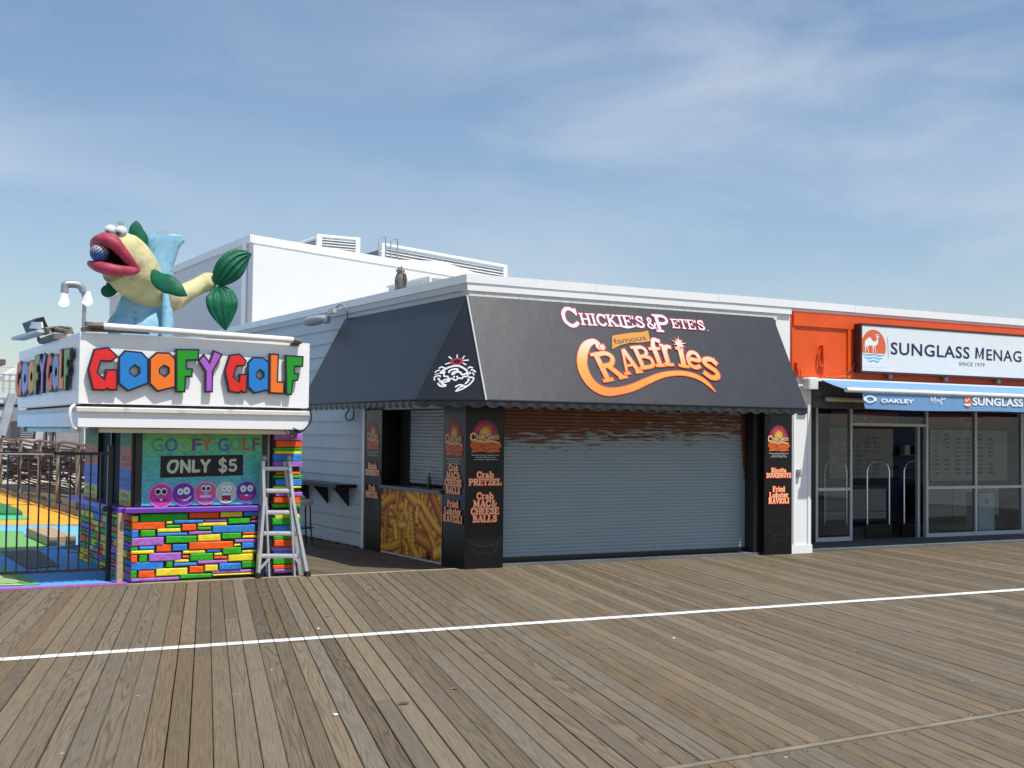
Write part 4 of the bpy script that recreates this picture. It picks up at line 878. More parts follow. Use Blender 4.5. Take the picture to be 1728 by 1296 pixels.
# ================================================================== SUNGLASS SHOP
sp = thing('sunglasses_shop', (17.5, 17, 0), 'white and orange sunglasses shop with an aluminium glass storefront', 'shop')
XR = 22
MB().box(13.576, XR, YF-.02, YF+.1, 2.76, 3.788).build('orange_fascia', ORANGE, sp)
MB().box(13.60, XR, YF-.05, YF-.021, 3.56, 3.76).box(13.585, 13.64, YF-.03, YF-.0201, 2.77, 3.555).box(14.75, 14.81, YF-.05, YF-.021, 2.77, 3.555).build('orange_trim', ORANGE, sp)
MB().box(14.05, XR, YF+.0, YF+.1, 2.28, 2.759).build('shingle_header', mat('brown_grey_shingles', (.10, .095, .09), .85, .3, 8), sp)
for k in range(5):
    for j in range(20):
        x0 = 14.055+j*.4+(k % 2)*.2
        if x0 < XR-.4: MB().hexa([(x0, YF-.03, 2.29+k*.09), (x0+.39, YF-.03, 2.29+k*.09), (x0+.39, YF-.001, 2.29+k*.09), (x0, YF-.001, 2.29+k*.09), (x0, YF-.012, 2.39+k*.09), (x0+.39, YF-.012, 2.39+k*.09), (x0+.39, YF-.001, 2.39+k*.09), (x0, YF-.001, 2.39+k*.09)]).build('shingle', MATS['brown_grey_shingles'], sp)
YG = 16.4
MB().box(14.05, XR, YF+.19, YG+.1, -.04, .03).build('entry_floor', CONC, sp)
MB().box(14.041, XR, YF+.101, YG+.05, 2.6, 2.7).build('soffit', mat('soffit_paint', (.4, .4, .38), .8), sp)
MB().box(14.042, 14.2, YF+.26, YG-.05, 0, 2.6).build('return_wall', WHITE, sp)
rm = MB().box(14.1, 26, YG+.1, 21.5, -.04, .02).build('shop_floor', mat('brown_shop_floor', (.06, .04, .028), .35, .25, 3, stretch=(1, 6, 1)), sp)
BLUEW = mat('deep_blue_wall', srgb('1a3152'), .7, .05)
MB().box(14.1, 26, 20.0, 20.1, .02, 3.0).build('back_wall', BLUEW, sp)
MB().box(14.1, 26, YG+.1, 21.5, 3.0, 3.1).build('ceiling', mat('shop_ceiling', (.3, .3, .3), .8), sp)
MB().box(14.0, 14.1, YG+.1, 21.5, 0, 3.0).box(26, 26.1, YG+.1, 21.5, 0, 3.0).build('side_wall', BLUEW, sp)
# storefront frame
fx = [15.33, 16.13, 18.0, 19.29, 20.58, 21.9]; ft = .055
fm = MB()
MB().box(14.2, 15.30, YG-.03, YG+.05, .03, 2.6).build('dark_side_panel', BLACKP, sp)
for x in fx: MB().rbox(x-ft/2, x+ft/2, YG-.04, YG+.04, .03, 2.62, .004).build('mullion', ALUP, sp)
for i_, (a, b) in enumerate(zip(fx[:-1], fx[1:])):
    a += ft/2; b -= ft/2
    if i_ == 1:
        MB().box(a, b, YG-.035, YG+.035, 2.03, 2.08).build('transom', ALUP, sp); MB().box(a, b, YG-.004, YG+.002, 2.081, 2.6).build('pane', GLASS, sp)
    else:
        MB().box(a, b, YG-.035, YG+.035, .9, .95).build('transom', ALUP, sp); MB().box(a, b, YG-.035, YG+.035, .03, .10).build('sill', ALUP, sp)
        MB().box(a, b, YG-.004, YG+.002, .101, .899).build('pane', GLASS, sp); MB().box(a, b, YG-.004, YG+.002, .951, 2.6).build('pane', GLASS, sp)
MB().box(14.2, 21.9, YG-.05, YG+.05, 2.601, 2.7).build('head_rail', ALUP, sp)
# sliding door leaf edge beside the opening, parked open inside
MB().box(17.86, 17.92, YG+.06, YG+.12, .03, 2.03).build('door_stile', ALUP, sp)
# white displays with sunglasses
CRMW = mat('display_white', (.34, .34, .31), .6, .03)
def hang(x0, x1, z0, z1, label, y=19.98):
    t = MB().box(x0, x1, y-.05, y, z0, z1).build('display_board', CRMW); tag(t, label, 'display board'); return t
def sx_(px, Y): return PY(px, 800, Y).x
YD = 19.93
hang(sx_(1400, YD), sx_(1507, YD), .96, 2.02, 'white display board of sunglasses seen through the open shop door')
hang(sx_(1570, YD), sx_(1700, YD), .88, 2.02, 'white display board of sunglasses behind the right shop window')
def redb(px0, px1, txpx, label):
    x0, x1 = sx_(px0, YD), sx_(px1, YD)
    t = MB().box(x0, x1, YD-.02, 19.98, 2.06, 2.38).build('red_header', mat('dark_red_header', srgb('8c1420'), .5)); tag(t, label, 'header sign')
    P = Print((x0, YD-.02, 2.06), (1, 0, 0), (0, 0, 1), .003); c = PY(txpx, 730, YD).x-x0
    k_ = .9
    P.stroke([(c-.28, .08), (c-.24, .2), (c-.2, .24), (c-.14, .2), (c-.2, .15), (c-.1, .07)], .018, 'd8c8c8'); P.stroke([(c-.08, .12), (c-.04, .15), (c-.05, .08), (c, .1), (c+.02, .14), (c+.04, .08), (c+.06, .15), (c+.0, .0)], .014, 'd8c8c8')
    P.stroke([(c+.1, .24), (c+.12, .08), (c+.18, .1), (c+.14, .17), (c+.2, .22)], .016, 'd8c8c8'); P.stroke([(c+.22, .1), (c+.26, .14), (c+.28, .09), (c+.32, .15), (c+.36, .1)], .012, 'd8c8c8')
    P.build('script_lettering', t)
redb(1400, 1515, 1452, 'dark red header with white script above the display seen through the door'); redb(1560, 1705, 1632, 'dark red header with white script behind the right window')
sg0 = None
SG = mat('dark_lens', (.015, .015, .02), .15)
def glasses(x, z, y, label, grp):
    global sg0
    if sg0 is None:
        b = MB()
        for s in (-1, 1): b.prism([(s*.035+.026*math.cos(R(a)), 0, .018*math.sin(R(a))) for a in range(0, 360, 60)], (0, -.006, 0)).box(s*.062-.004, s*.062+.004, 0, .05, 0, .006)
        b.box(-.012, .012, -.005, 0, .004, .010); sg0 = b.build('sunglasses', SG); o = sg0
    else: o = sg0.copy(); COL.objects.link(o)
    o.location = (x, y, z); o.scale = (1.25, 1, 1.35); tag(o, label, 'sunglasses', grp)
rg = random.Random(3)
for (cols, zs, lab, grp) in (((1408, 1424, 1440, 1452.5, 1467, 1482), 9, 'display behind the door', 'sunglasses on the display behind the door'),
                        ((1581, 1599, 1618, 1634, 1654, 1673), 10, 'display behind the window', 'sunglasses on the display behind the right window')):
    for ci, px in enumerate(cols):
        for r_ in range(zs):
            if rg.random() < .08: continue
            if ci in (2, 3) and r_ == zs-1: continue
            ORD = ('first', 'second', 'third', 'fourth', 'fifth', 'sixth', 'seventh', 'eighth', 'ninth', 'tenth'); glasses(sx_(px, 19.9)+rg.uniform(-.01, .01), 1.06+r_*.095, 19.915, f'dark sunglasses, {ORD[zs-1-r_]} row from the top, {ORD[ci]} column from the left, {lab}', grp)
def cab(x0, x1, y0, y1, h, n, label, z0=.12):
    t = thing('cabinet', ((x0+x1)/2, y0, 0), label, 'cabinet'); MB().box(x0, x1, y0+.02, y1, z0, h).build('carcass', mat('brown_laminate', (.05, .035, .025), .5), t)
    wd = (x1-x0)/n
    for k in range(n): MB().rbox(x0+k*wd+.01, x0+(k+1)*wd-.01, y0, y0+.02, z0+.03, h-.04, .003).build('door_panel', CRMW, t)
    MB().box(x0-.02, x1+.02, y0-.02, y1+.02, h+.001, h+.04).build('worktop', MATS['brown_laminate'], t)
    for x in (x0+.05, x1-.05):
        for y in (y0+.06, y1-.05): MB().tube([(x, y, .02), (x, y, z0)], .015, 6).build('leg', BLACKM, t)
cab(sx_(1392, 19.3), sx_(1496, 19.3), 19.3, 19.8, .8, 3, 'low white fronted cabinet under the display seen through the door')
cab(sx_(1566, 19.3), sx_(1686, 19.3), 19.3, 19.8, .8, 3, 'low white fronted cabinet behind the right window')
ks = thing('kiosk', (sx_(1664, 16.9), 16.9, 0), 'white pedestal with a round red emblem behind the right shop window', 'pedestal')
x0 = sx_(1651, 16.9); x1 = sx_(1678, 16.9)
MB().rbox(x0, x1, 16.9, 17.2, .02, .78, .006).build('body', mat('white_laminate', (.6, .62, .62), .4), ks)
P = Print((x0, 16.9, 0), (1, 0, 0), (0, 0, 1), .003); P.disc((x1-x0)/2, .62, .05, 'c8384a'); P.disc((x1-x0)/2, .62, .02, 'e8d8d8'); P.text('SUNGLASS', (x1-x0)/2, .5, .014, '70787c', .16); P.build('emblem', ks)
sf = thing('wall_shelves', (sx_(1535, 19.8), 19.8, 1), 'dark shelves with boxes on the deep blue wall right of the door display', 'shelves')
for z in (.95, 1.45, 1.18): MB().box(sx_(1515, 19.8), sx_(1560, 19.8), 19.75, 19.99, z, z+.02).build('shelf', BLACKM, sf)
for k, (px, hh) in enumerate(((1529, .2), (1546, .18))):
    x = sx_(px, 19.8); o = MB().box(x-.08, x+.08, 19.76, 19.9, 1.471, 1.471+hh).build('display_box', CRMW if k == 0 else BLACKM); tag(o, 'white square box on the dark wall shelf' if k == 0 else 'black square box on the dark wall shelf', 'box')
# security gates
sg = thing('security_gate', (0, 0, 0), '', 'security gate')
SG_M = mat('chrome', (.7, .7, .7), .15, .03, metal=1)
MB().box(-.03, .03, -.24, .24, .02, .26).build('base', BLACKP, sg)
MB().tube([(0, -.2, .02), (0, -.2, 1.22), (0, -.17, 1.33), (0, -.08, 1.4), (0, .08, 1.4), (0, .17, 1.33), (0, .2, 1.22), (0, .2, .02)], .014, 8).build('hoop', SG_M, sg)
MB().tube([(0, -.2, .95), (0, .2, .95)], .007, 6).tube([(0, -.2, .5), (0, .2, .5)], .007, 6).build('crossbar', BLACKM, sg)
gp = [(1410, 17.1, 'chrome hoop security gate behind the narrow left shop window'), (1482, 16.75, 'chrome hoop security gate in the middle of the open doorway'), (1544, 16.75, 'chrome hoop security gate at the right jamb of the doorway')]
for k, (px, y, lab) in enumerate(gp):
    o = sg if k == 0 else copytree(sg, (0, 0, 0)); o.location = (PY(px, 850, y).x, y, 0); o['label'] = lab; o['group'] = 'security gates at the shop entrance'
    o.rotation_euler.z = R(62) 
# illuminated shop sign
sn = thing('shop_sign', (17, 14.95, 3.2), 'long white framed sign box with a camel emblem on the orange fascia', 'sign')
SX0, SX1, SZ0, SZ1 = 14.88, 21.5, 2.86, 3.65
MB().box(SX0, SX1, 14.905, YF-.051, SZ0, SZ1).build('case', mat('dark_brown_case', (.055, .02, .022), .45), sn)
MB().box(SX0-.004, SX1, 14.885, 14.904, SZ1-.03, SZ1+.004).box(SX0-.004, SX1, 14.885, 14.904, SZ0-.004, SZ0+.03).box(SX0-.004, SX0+.026, 14.885, 14.904, SZ0+.0301, SZ1-.0301).build('frame', MATS['dark_brown_case'], sn)
face = MB().box(SX0+.027, SX1, 14.893, 14.9045, SZ0+.031, SZ1-.031).build('face_panel', mat('white_sign_face', (.72, .77, .79), .35, .02), sn)
P = Print((SX0, 14.893, SZ0), (1, 0, 0), (0, 0, 1), .002)
z7 = lambda x, y: P.at(1380+x/4.966, 520+y/4.966)
cx, cy = z7(467, 330); cr_ = (z7(570, 350)[0]-z7(363, 320)[0])/2
TL = 'd8683e'
P.disc(cx, cy, cr_*1.0, TL, cr_*1.06, 36, 0, 360)
wy = z7(467, 380)[1]
P.rect(cx-cr_*1.05, cy-cr_*1.15, cx+cr_*1.05, wy, 'dde6ea')
for j, (o0, hw) in enumerate(((.02, .93), (.11, .78), (.2, .5))):
    hw *= cr_; y = wy-o0*cr_*2-.012
    P.stroke([(cx-hw, y+.004), (cx-hw*.5, y-.012), (cx, y+.006), (cx+hw*.5, y-.012), (cx+hw, y+.004)], [.012, .03, .026, .03, .012], '6fb0cc')
Wc = 'e4eaec'
P.stroke([z7(398, 372), z7(400, 330), z7(405, 300)], [.012, .018, .03], Wc); P.stroke([z7(428, 375), z7(418, 335), z7(412, 300)], [.01, .014, .03], Wc)
P.stroke([z7(462, 375), z7(463, 330), z7(460, 300)], [.012, .018, .03], Wc); P.stroke([z7(485, 375), z7(480, 335), z7(472, 300)], [.01, .014, .03], Wc)
P.poly([z7(*p) for p in ((392, 318), (396, 275), (412, 258), (430, 244), (447, 252), (456, 272), (478, 282), (490, 270), (505, 282), (495, 310), (470, 318), (440, 312), (412, 318))][::-1], Wc)
P.stroke([z7(485, 300), z7(497, 285), z7(500, 255), z7(497, 238)], [.05, .036, .026, .03], Wc); P.stroke([z7(485, 228), z7(500, 230), z7(516, 238)], [.03, .04, .016], Wc); P.stroke([z7(484, 228), z7(517, 234)], .012, '4a8cb4')
P.stroke([z7(585, 240), z7(590, 418)], .008, '34345a', False)
a = z7(610, 385); b = z7(1272, 415); P.text('SUNGLASS', (a[0]+b[0])/2, a[1]+.0, z7(640, 285)[1]-z7(640, 385)[1], '2c2850', b[0]-a[0], .018, space=1.08)
a = z7(1318, 428); b = z7(1706, 440); a2 = z7(1412, 428); P.text('ENAG', (a2[0]+b[0])/2, a[1]-.003, z7(1330, 330)[1]-z7(1330, 423)[1], '2c2850', b[0]-a2[0], .014, space=1.08)
for q_ in (((1325, 422), (1330, 330)), ((1381, 428), (1386, 334))): P.stroke([z7(*v) for v in q_], .046, '2c2850', False)
P.stroke([z7(1332, 332), z7(1355, 412), z7(1384, 336)], .040, '2c2850', False)
P.text('ERIE', b[0]+.14+.31, a[1]-.003, z7(1330, 330)[1]-z7(1330, 423)[1], '2c2850', .62, .018, space=1.08)
a = z7(1183, 482); b = z7(1397, 487); P.text('SINCE 1979', (a[0]+b[0])/2, a[1]+.003, .062, '50586a', b[0]-a[0], .0, space=1.05)
P.build('lettering', face)
for k in range(5): MB().box(15.6+k*1.3, 15.68+k*1.3, 14.98, YF-.052, SZ0-.07, SZ0-.002).build('bracket', GREYM, sn)
MB().tube(cat_rom([(14.86, 15.0, 3.02), (14.8, 15.02, 2.9), (14.6, 15.04, 2.79), (14.35, 15.045, 2.79)], 5), .016, 6).build('cable_loop', mat('brown_conduit', (.1, .03, .02), .5), sn)
jb = thing('junction_box', (14.3, 15.0, 3), 'orange painted junction box with bent conduit on the fascia', 'conduit')
o_ = lambda x, y, Y=15.02: PY(1320+x/5.894, 500+y/5.894, Y)
MB().tube(cat_rom([o_(375, 530), o_(366, 600), o_(370, 670), o_(405, 700), o_(435, 690)], 4), .016, 6).tube(cat_rom([o_(405, 690), o_(410, 750), o_(445, 795), o_(560, 800), o_(640, 795)], 4), .016, 6).build('conduit', ORANGE, jb)
a = o_(415, 550); MB().box(a.x-.05, a.x+.05, 14.98, 15.066, a.z-.12, a.z+.1).build('box', ORANGE, jb)
a = o_(160, 690); o = MB().box(a.x-.04, a.x+.04, 15.0, 15.066, a.z-.06, a.z+.05).tube([(a.x+.05, 15.03, a.z+.02), (a.x+.06, 15.03, a.z-.2)], .008, 6).build('outlet_box', ORANGE); tag(o, 'small orange outlet box beside the edge of the black awning', 'outlet')
# retractable awning
ra = thing('blue_awning', (18, 14.5, 2.6), 'pale blue retractable awning with white bar and printed valance', 'awning')
MB().rbox(13.8, 14.0, 14.9, YF-.021, 2.57, 2.75, .02).build('end_cap', mat('white_plastic', (.7, .7, .7), .4), ra)
MB().box(14.0, XR, 14.93, YF-.021, 2.70, 2.745).build('cassette', WHITE, ra)
AF = mat('pale_blue_canvas', srgb('6f99c6'), .75, .04, 3)
XBL = 14.06; YBAR = 14.38
MB().grid(lambda u, v: (XBL+.02+u*(XR-XBL-.02), 14.93+(YBAR-14.93)*v, 2.72-.165*v-.012*math.sin(math.pi*v)), 20, 6).build('fabric', AF, ra, smooth=True)
MB().tube([(XBL, YBAR, 2.55), (XR, YBAR, 2.545)], .038, 12).build('front_bar', mat('white_bar', (.75, .76, .78), .35), ra)
MB().tube([(14.25, 15.0, 2.42), (XR, 15.0, 2.42)], .035, 8).build('torsion_tube', mat('cream_tube', (.55, .48, .34), .5), ra)
vx = XBL+.33
va = MB().grid(lambda u, v: (vx+.07*v*(1-u*14 if u < .07 else 0)+u*(XR-vx), YBAR+.003*math.sin(u*30)*v-.004+.004*math.sin(u*9+1)*v, 2.515-(.245+.012*math.sin(u*11))*v), 90, 4).build('valance', AF, ra, smooth=True)
P = Print((vx, YBAR-.012, 2.515), (1, 0, 0), (0, 0, 1), .004)
z5 = lambda x, y: P.at(1420+x/5.61, 640+y/5.61)
a = z5(270, 188); P.ring(a[0], a[1], .075, .115, 'eef2f6', ya=.5, n=28)
P.ring(a[0], a[1], .095, .14, 'eef2f6', -30, 30, ya=.42); P.ring(a[0], a[1], .095, .14, 'eef2f6', 150, 210, ya=.42)
a = z5(372, 214); b = z5(685, 218); P.text('OAKLEY', (a[0]+b[0])/2, a[1]-.005, .058, 'eef2f6', b[0]-a[0], .035)
P.stroke([z5(845, 215), z5(850, 170), z5(865, 205), z5(885, 168), z5(885, 212)], .014, 'eef2f6'); P.stroke([z5(895, 205), z5(905, 190), z5(912, 208), z5(925, 192), z5(930, 206)], .01, 'eef2f6')
P.stroke([z5(950, 165), z5(940, 195), z5(950, 232), z5(930, 228), z5(955, 190), z5(985, 180)], .011, 'eef2f6'); P.stroke([z5(855, 225), z5(915, 212), z5(985, 182)], .006, 'eef2f6')
a = z5(1195, 208); P.disc(a[0], a[1], .085, 'd8683e', .1); P.poly([z5(1150, 232), z5(1228, 232), z5(1215, 250), z5(1185, 252), z5(1160, 245)][::-1], 'e8eef2'); P.stroke([z5(1170, 215), z5(1175, 190), z5(1190, 205), z5(1205, 180)], .016, 'e8eef2')
a = z5(1240, 250); b = z5(1716, 262); P.text('SUNGLASS', (a[0]+b[0])/2, (a[1]+b[1])/2+.01, .125, 'eef2f6', b[0]-a[0], .03)
P.text('MENAGERIE', b[0]+.95, a[1]+.01, .1, 'eef2f6', 1.4, .02)
P.build('lettering', va)

# ================================================================== MINI GOLF BOOTH
bo = thing('ticket_booth', (4.5, 16.8, 0), 'small mini golf ticket booth with rainbow painted stone base and white roof box', 'booth')
BC = {'y': ('yellow_stone_paint', 'e8d534'), 'g': ('green_stone_paint', '2fa81e'), 'o': ('orange_stone_paint', 'ee5a10'), 'b': ('blue_stone_paint', '2f7fd0'), 'p': ('purple_stone_paint', 'a868c0')}
BM = {k: mat(n, srgb(c), .58, .14, 10, bump=1.2, bscale=18, dirt=tuple(v*.5+.02 for v in srgb(c)), damt=.09, dscale=16, spec=.35) for k, (n, c) in BC.items()}
BX0, BX1, BY0, BY1 = 3.575, 5.24, 15.36, 18.5
base = MB().box(BX0+.02, 5.66, BY0+.02, BY1-.02, 0, .82).build('stone_base', mat('black_mortar', (.012, .012, .014), .6), bo)
def stone(x0, x1, z0, z1, face='f', c='g'):
    d = random.uniform(.022, .038); e = .010; x0 += .004; x1 -= .004; z0 += .002; z1 -= .002; b = MB(); j = lambda: random.uniform(-.003, .003)
    c8 = [(x0+j(), z0+j()), (x1+j(), z0+j()), (x1+j(), z1+j()), (x0+j(), z1+j())]; cm = ((x0+x1)/2, (z0+z1)/2); i8 = []
    for a, z in c8: i8.append((a+(e if a < cm[0] else -e), z+(e if z < cm[1] else -e)))
    def tr(a, z, off): return (a, BY0+.02-off, z) if face == 'f' else (BX0+.02-off, a, z)
    V = [tr(a, z, 0) for a, z in c8]+[tr(a, z, d-e*.6) for a, z in c8]+[tr(a, z, d) for a, z in i8]
    b.v = [Vector(v) for v in V]; b.f = [(k, (k+1) % 4, 4+(k+1) % 4, 4+k) for k in range(4)]+[(4+k, 4+(k+1) % 4, 8+(k+1) % 4, 8+k) for k in range(4)]+[(8, 9, 10, 11)]
    if face != 'f': b.f = [tuple(reversed(f)) for f in b.f]
    return b.build('stone', BM[c], base)
BR = '''y 70 163 750 48;g 178 565 738 66;o 575 818 712 60;y 825 1005 708 50;b 1015 1135 703 44;o 105 378 803 62;y 388 440 778 22;b 447 690 770 30;p 697 880 758 25;g 888 1065 762 50;o 1072 1120 737 22;p 1072 1130 767 22;g 386 505 808 24;o 514 632 816 52;y 642 880 792 30;b 85 163 870 62;g 178 300 866 56;y 315 505 840 32;g 640 752 825 25;b 762 1112 828 62;b 315 560 873 27;p 568 756 860 28;p 105 370 932 66;g 382 635 914 58;y 645 830 900 55;g 838 998 886 52;o 1008 1125 861 24;y 1005 1125 890 24;g 95 160 988 30;b 167 292 983 28;o 308 430 985 62;b 438 560 978 56;o 570 930 962 62;p 942 1120 925 26;y 936 990 958 22;b 1000 1110 962 50;y 90 290 1018 28;y 522 705 1015 26;b 715 832 1003 26;g 843 996 1004 56;y 1003 1115 1010 25;o 78 155 1073 62;g 165 235 1067 62;p 245 508 1055 66;o 517 576 1055 24;g 582 768 1056 62;y 776 838 1033 22;o 775 885 1060 24;y 890 1098 1060 60;y 455 572 1088 26;b 100 365 1130 66;g 385 440 1114 54;b 448 635 1117 26;p 642 884 1097 27;y 305 562 1176 62;o 572 690 1157 56;y 697 808 1144 52;b 815 995 1132 54;g 1000 1110 1115 54;g 92 150 1200 66;o 162 295 1196 58;p 755 1100 1172 24;g 500 755 1210 38;p 100 495 1240 34;y 760 1100 1196 18'''
for t in BR.split(';'):
    c, x0, x1, yc, h = t.split(); x0, x1, yc, h = map(float, (x0, x1, yc, h))
    a = PY(200+x0/4.8, 720+yc/4.8, BY0-.01); b = PY(200+x1/4.8, 720+yc/4.8, BY0-.01); m_ = PY(200+(x0+x1)/9.6, 720+yc/4.8, BY0-.01); sc = abs((PY(300, 900, BY0)-PY(300, 901, BY0)).z)
    hz_ = h/4.8*sc/2; stone(max(BX0-.005, a.x), b.x, max(.004, m_.z-hz_), min(.818, m_.z+hz_), 'f', c)
# more courses to the right, behind the ladder
rr = random.Random(11); z = .01
while z < .78:
    h = rr.choice((.05, .09, .1)); stone(5.225, 5.235+rr.uniform(.0, .02), z, min(.8, z+h-.012), 'f', rr.choice('ygobp')); z += h
z = .006
while z < .80:
    h = rr.choice((.085, .1, .075)); y = BY0+.03
    while y < BY1-.1:
        L = rr.uniform(.14, .42); y1 = min(BY1-.03, y+L)
        if rr.random() < .4 and h > .08:
            stone(y, y1-.014, z, z+h*.45-.006, 's', rr.choice('ygobp')); stone(y, y1-.014, z+h*.45+.004, min(.815, z+h-.012), 's', rr.choice('ygobp'))
        else: stone(y, y1-.014, z, min(.815, z+h-.012), 's', rr.choice('ygobp'))
        y = y1
    z += h
PU = mat('purple_ledge_paint', srgb('6a35a8'), .4, .06, 5)
MB().rbox(BX0-.10, 5.24, BY0-.06, BY0+.06, .825, .885, .012).rbox(BX0-.16, BX0+.06, BY0+.061, BY1+.03, .825, .885, .012).build('ledge', PU, bo)
# banner and frame
MB().box(BX0+.06, 5.24, BY0+.07, BY0+.12, .886, 1.83).build('banner_backing', BLACKM, bo)
bnr = MB().box(BX0+.115, 5.17, BY0+.055, BY0+.0695, .90, 1.80).build('banner', BANNER, bo)
P = Print((BX0+.115, BY0+.055, .9), (1, 0, 0), (0, 0, 1), .002)
z3 = lambda x, y: P.at(230+x/7.8545, 720+y/7.8545)
BGc = '58a860'
for ch, x0, x1, y0, y1, col, hollow in (('G', 198, 358, 150, 325, '4a7a4a', 1), ('O', 378, 545, 150, 325, '4a68b0', 0), ('O', 565, 718, 155, 322, 'd0c850', 1), ('F', 738, 860, 152, 318, '6a4a94', 0), ('Y', 868, 1005, 150, 318, 'c85a48', 0), ('G', 1078, 1225, 148, 318, '4a62b0', 0), ('O', 1240, 1395, 148, 312, '5c8a50', 1), ('L', 1412, 1508, 150, 310, 'c8483c', 0), ('F', 1535, 1640, 148, 308, '6a5a78', 0)):
    a = z3(x0, y1); b = z3(x1, y1); c = z3(x0, y0); h = (c[1]-a[1])*.97
    P.text(ch, (a[0]+b[0])/2, a[1], h, col, (b[0]-a[0]), .02 if not hollow else 0)
    if hollow: P.text(ch, (a[0]+b[0])/2, a[1]+.004, h*.93, BGc, (b[0]-a[0])*.93, -.025)
q = [z3(322, 388), z3(1415, 372), z3(1412, 645), z3(316, 678)]; P.poly(q[::-1], '141218')
ON = 'c4ccae'
def o5(pts, wd=.036, sm=True):
    q = [z3(*p) for p in pts]; P.stroke(q, wd, ON, sm)
    for e in (q[0], q[-1]): P.disc(e[0], e[1], wd/2, ON, None, 10)
o5([(520, 455), (465, 462), (428, 510), (425, 565), (455, 598), (495, 600), (530, 560), (545, 505), (540, 465), (515, 455)])
o5([(598, 600), (602, 455)], .036, False); o5([(602, 455), (700, 595)], .036, False); o5([(700, 595), (703, 450)], .036, False)
o5([(758, 455), (752, 592)], .036, False); o5([(752, 592), (828, 585)], .036, False)
o5([(868, 448), (915, 515)], .036, False); o5([(966, 445), (915, 515)], .036, False); o5([(915, 515), (912, 592)], .036, False)
o5([(1180, 455), (1150, 435), (1112, 450), (1110, 490), (1160, 512), (1188, 545), (1170, 585), (1130, 588), (1102, 570)], .03); o5([(1146, 415), (1140, 610)], .026, False)
o5([(1312, 442), (1250, 446)], .032, False); o5([(1250, 446), (1244, 505), (1290, 500), (1318, 530), (1305, 570), (1265, 580), (1238, 568)], .032)
def face_(cx_, cy_, r_, col, rim, eyes, mouth):
    c = z3(cx_, cy_); r = r_*.00078*1.28; P.disc(c[0], c[1], r*1.06, rim, r*1.04, 28); P.disc(c[0], c[1], r*.97, col, r*.95, 28)
    for (dx, dy, er, pr, pc) in eyes:
        P.disc(c[0]+dx*r, c[1]+dy*r, er*r*1.1, '585868', er*r*1.2); P.disc(c[0]+dx*r, c[1]+dy*r, er*r, 'dfe6e8', er*r*1.1); P.disc(c[0]+dx*r*1.05, c[1]+dy*r-.02*r, pr*r, pc)
    for (pts, wd, cc) in mouth: P.stroke([(c[0]+a*r, c[1]+b*r) for a, b in pts], [w*r for w in wd], cc)
face_(330, 912, 145, 'c83aa0', 'd890c8', ((-.27, .33, .27, .2, '18101c'), (.22, .33, .27, .2, '18101c')), ((((-.5, -.3), (-.2, -.42), (.2, -.42), (.55, -.25)), (.03, .16, .16, .02), '30101c'), (((-.12, -.37), (.12, -.37)), (.14, .14), 'f0f0f0')))
face_(627, 895, 140, '6a2ea0', 'a878d0', ((-.3, .22, .26, .1, '3a70a0'), (.24, .3, .3, .1, '3a70a0')), ((((-.7, -.35), (-.2, -.5), (.3, -.45), (.75, -.1)), (.03, .2, .2, .03), 'd04870'), (((-.1, -.52), (.25, -.5), (.65, -.2)), (.1, .14, .1), 'f0f0f0')))
face_(918, 880, 138, 'd05a94', 'e090b8', ((-.2, .43, .26, .16, '18101c'), (.22, .43, .26, .16, '18101c')), ((((0, .3), (0, -.1), (0, -.25)), (.3, .36, .6), 'b8a0d0'), (((-.5, -.3), (.5, -.28)), (.2, .2), 'ded0f0'), (((-.5, -.6), (-.2, -.75), (.2, -.72), (.5, -.55)), (.4, .3, .3, .4), 'a05aa8')))
face_(1192, 872, 128, 'b8c8bc', 'd0d8d0', ((-.24, .4, .33, .07, '3a5a90'), (.24, .4, .33, .07, '3a5a90')), ((((0, -.2), (0, -.8)), (.9, .8), '8a2050'), (((-.45, -.2), (.45, -.18)), (.14, .14), 'f4f4f0'), (((-.2, -.8), (.15, -.82)), (.2, .2), 'e080b0')))
face_(1458, 862, 128, '5a2e98', '8c70c8', ((-.33, .3, .3, .08, '486048'), (.36, .33, .3, .08, '486048')), ((((-.75, -.25), (-.3, -.5), (.3, -.5), (.75, -.2)), (.03, .5, .5, .03), 'c83a80'), (((-.15, -.32), (.15, -.32)), (.14, .14), 'f0f0f0')))
P.build('banner_print', bnr)
for a_, b_ in ((BX0+.035, BX0+.114), (5.171, 5.24)): MB().box(a_, b_, BY0+.05, BY0+.0695, .886, 1.83).build('banner_frame', BLACKM, bo)
# right brick column
colb = MB().box(5.30, 5.66, BY0+.04, BY0+.36, 0, 1.83).build('stone_column', MATS['black_mortar'], bo)
for yc, h, c in ((165, 48, 'p'), (217, 48, 'o'), (257, 20, 'g'), (282, 22, 'y'), (322, 50, 'b'), (370, 38, 'p'), (440, 18, 'o'), (466, 20, 'g'), (508, 46, 'b'), (545, 14, 'y'), (598, 26, 'p'), (642, 50, 'o'), (685, 24, 'g'), (765, 24, 'y'), (803, 48, 'g'), (855, 46, 'b'), (925, 26, 'g'), (968, 50, 'o'), (1012, 28, 'p'), (1036, 16, 'b'), (1102, 40, 'g'), (1145, 28, 'o'), (1178, 26, 'p')):
    p = PY(420+210/4.467, 700+yc/4.467, BY0); hz_ = h/4.467*abs((PY(470, 900, BY0)-PY(470, 901, BY0)).z)/2
    x0 = 5.32+rr.uniform(-.02, .02); x1 = 5.66+rr.uniform(0, .03); d = rr.uniform(.0, .015)
    MB().rbox(x0, x1, BY0-.005-d, BY0+.34, max(.003, p.z-hz_), p.z+hz_, .008).build('stone', BM[c], colb)
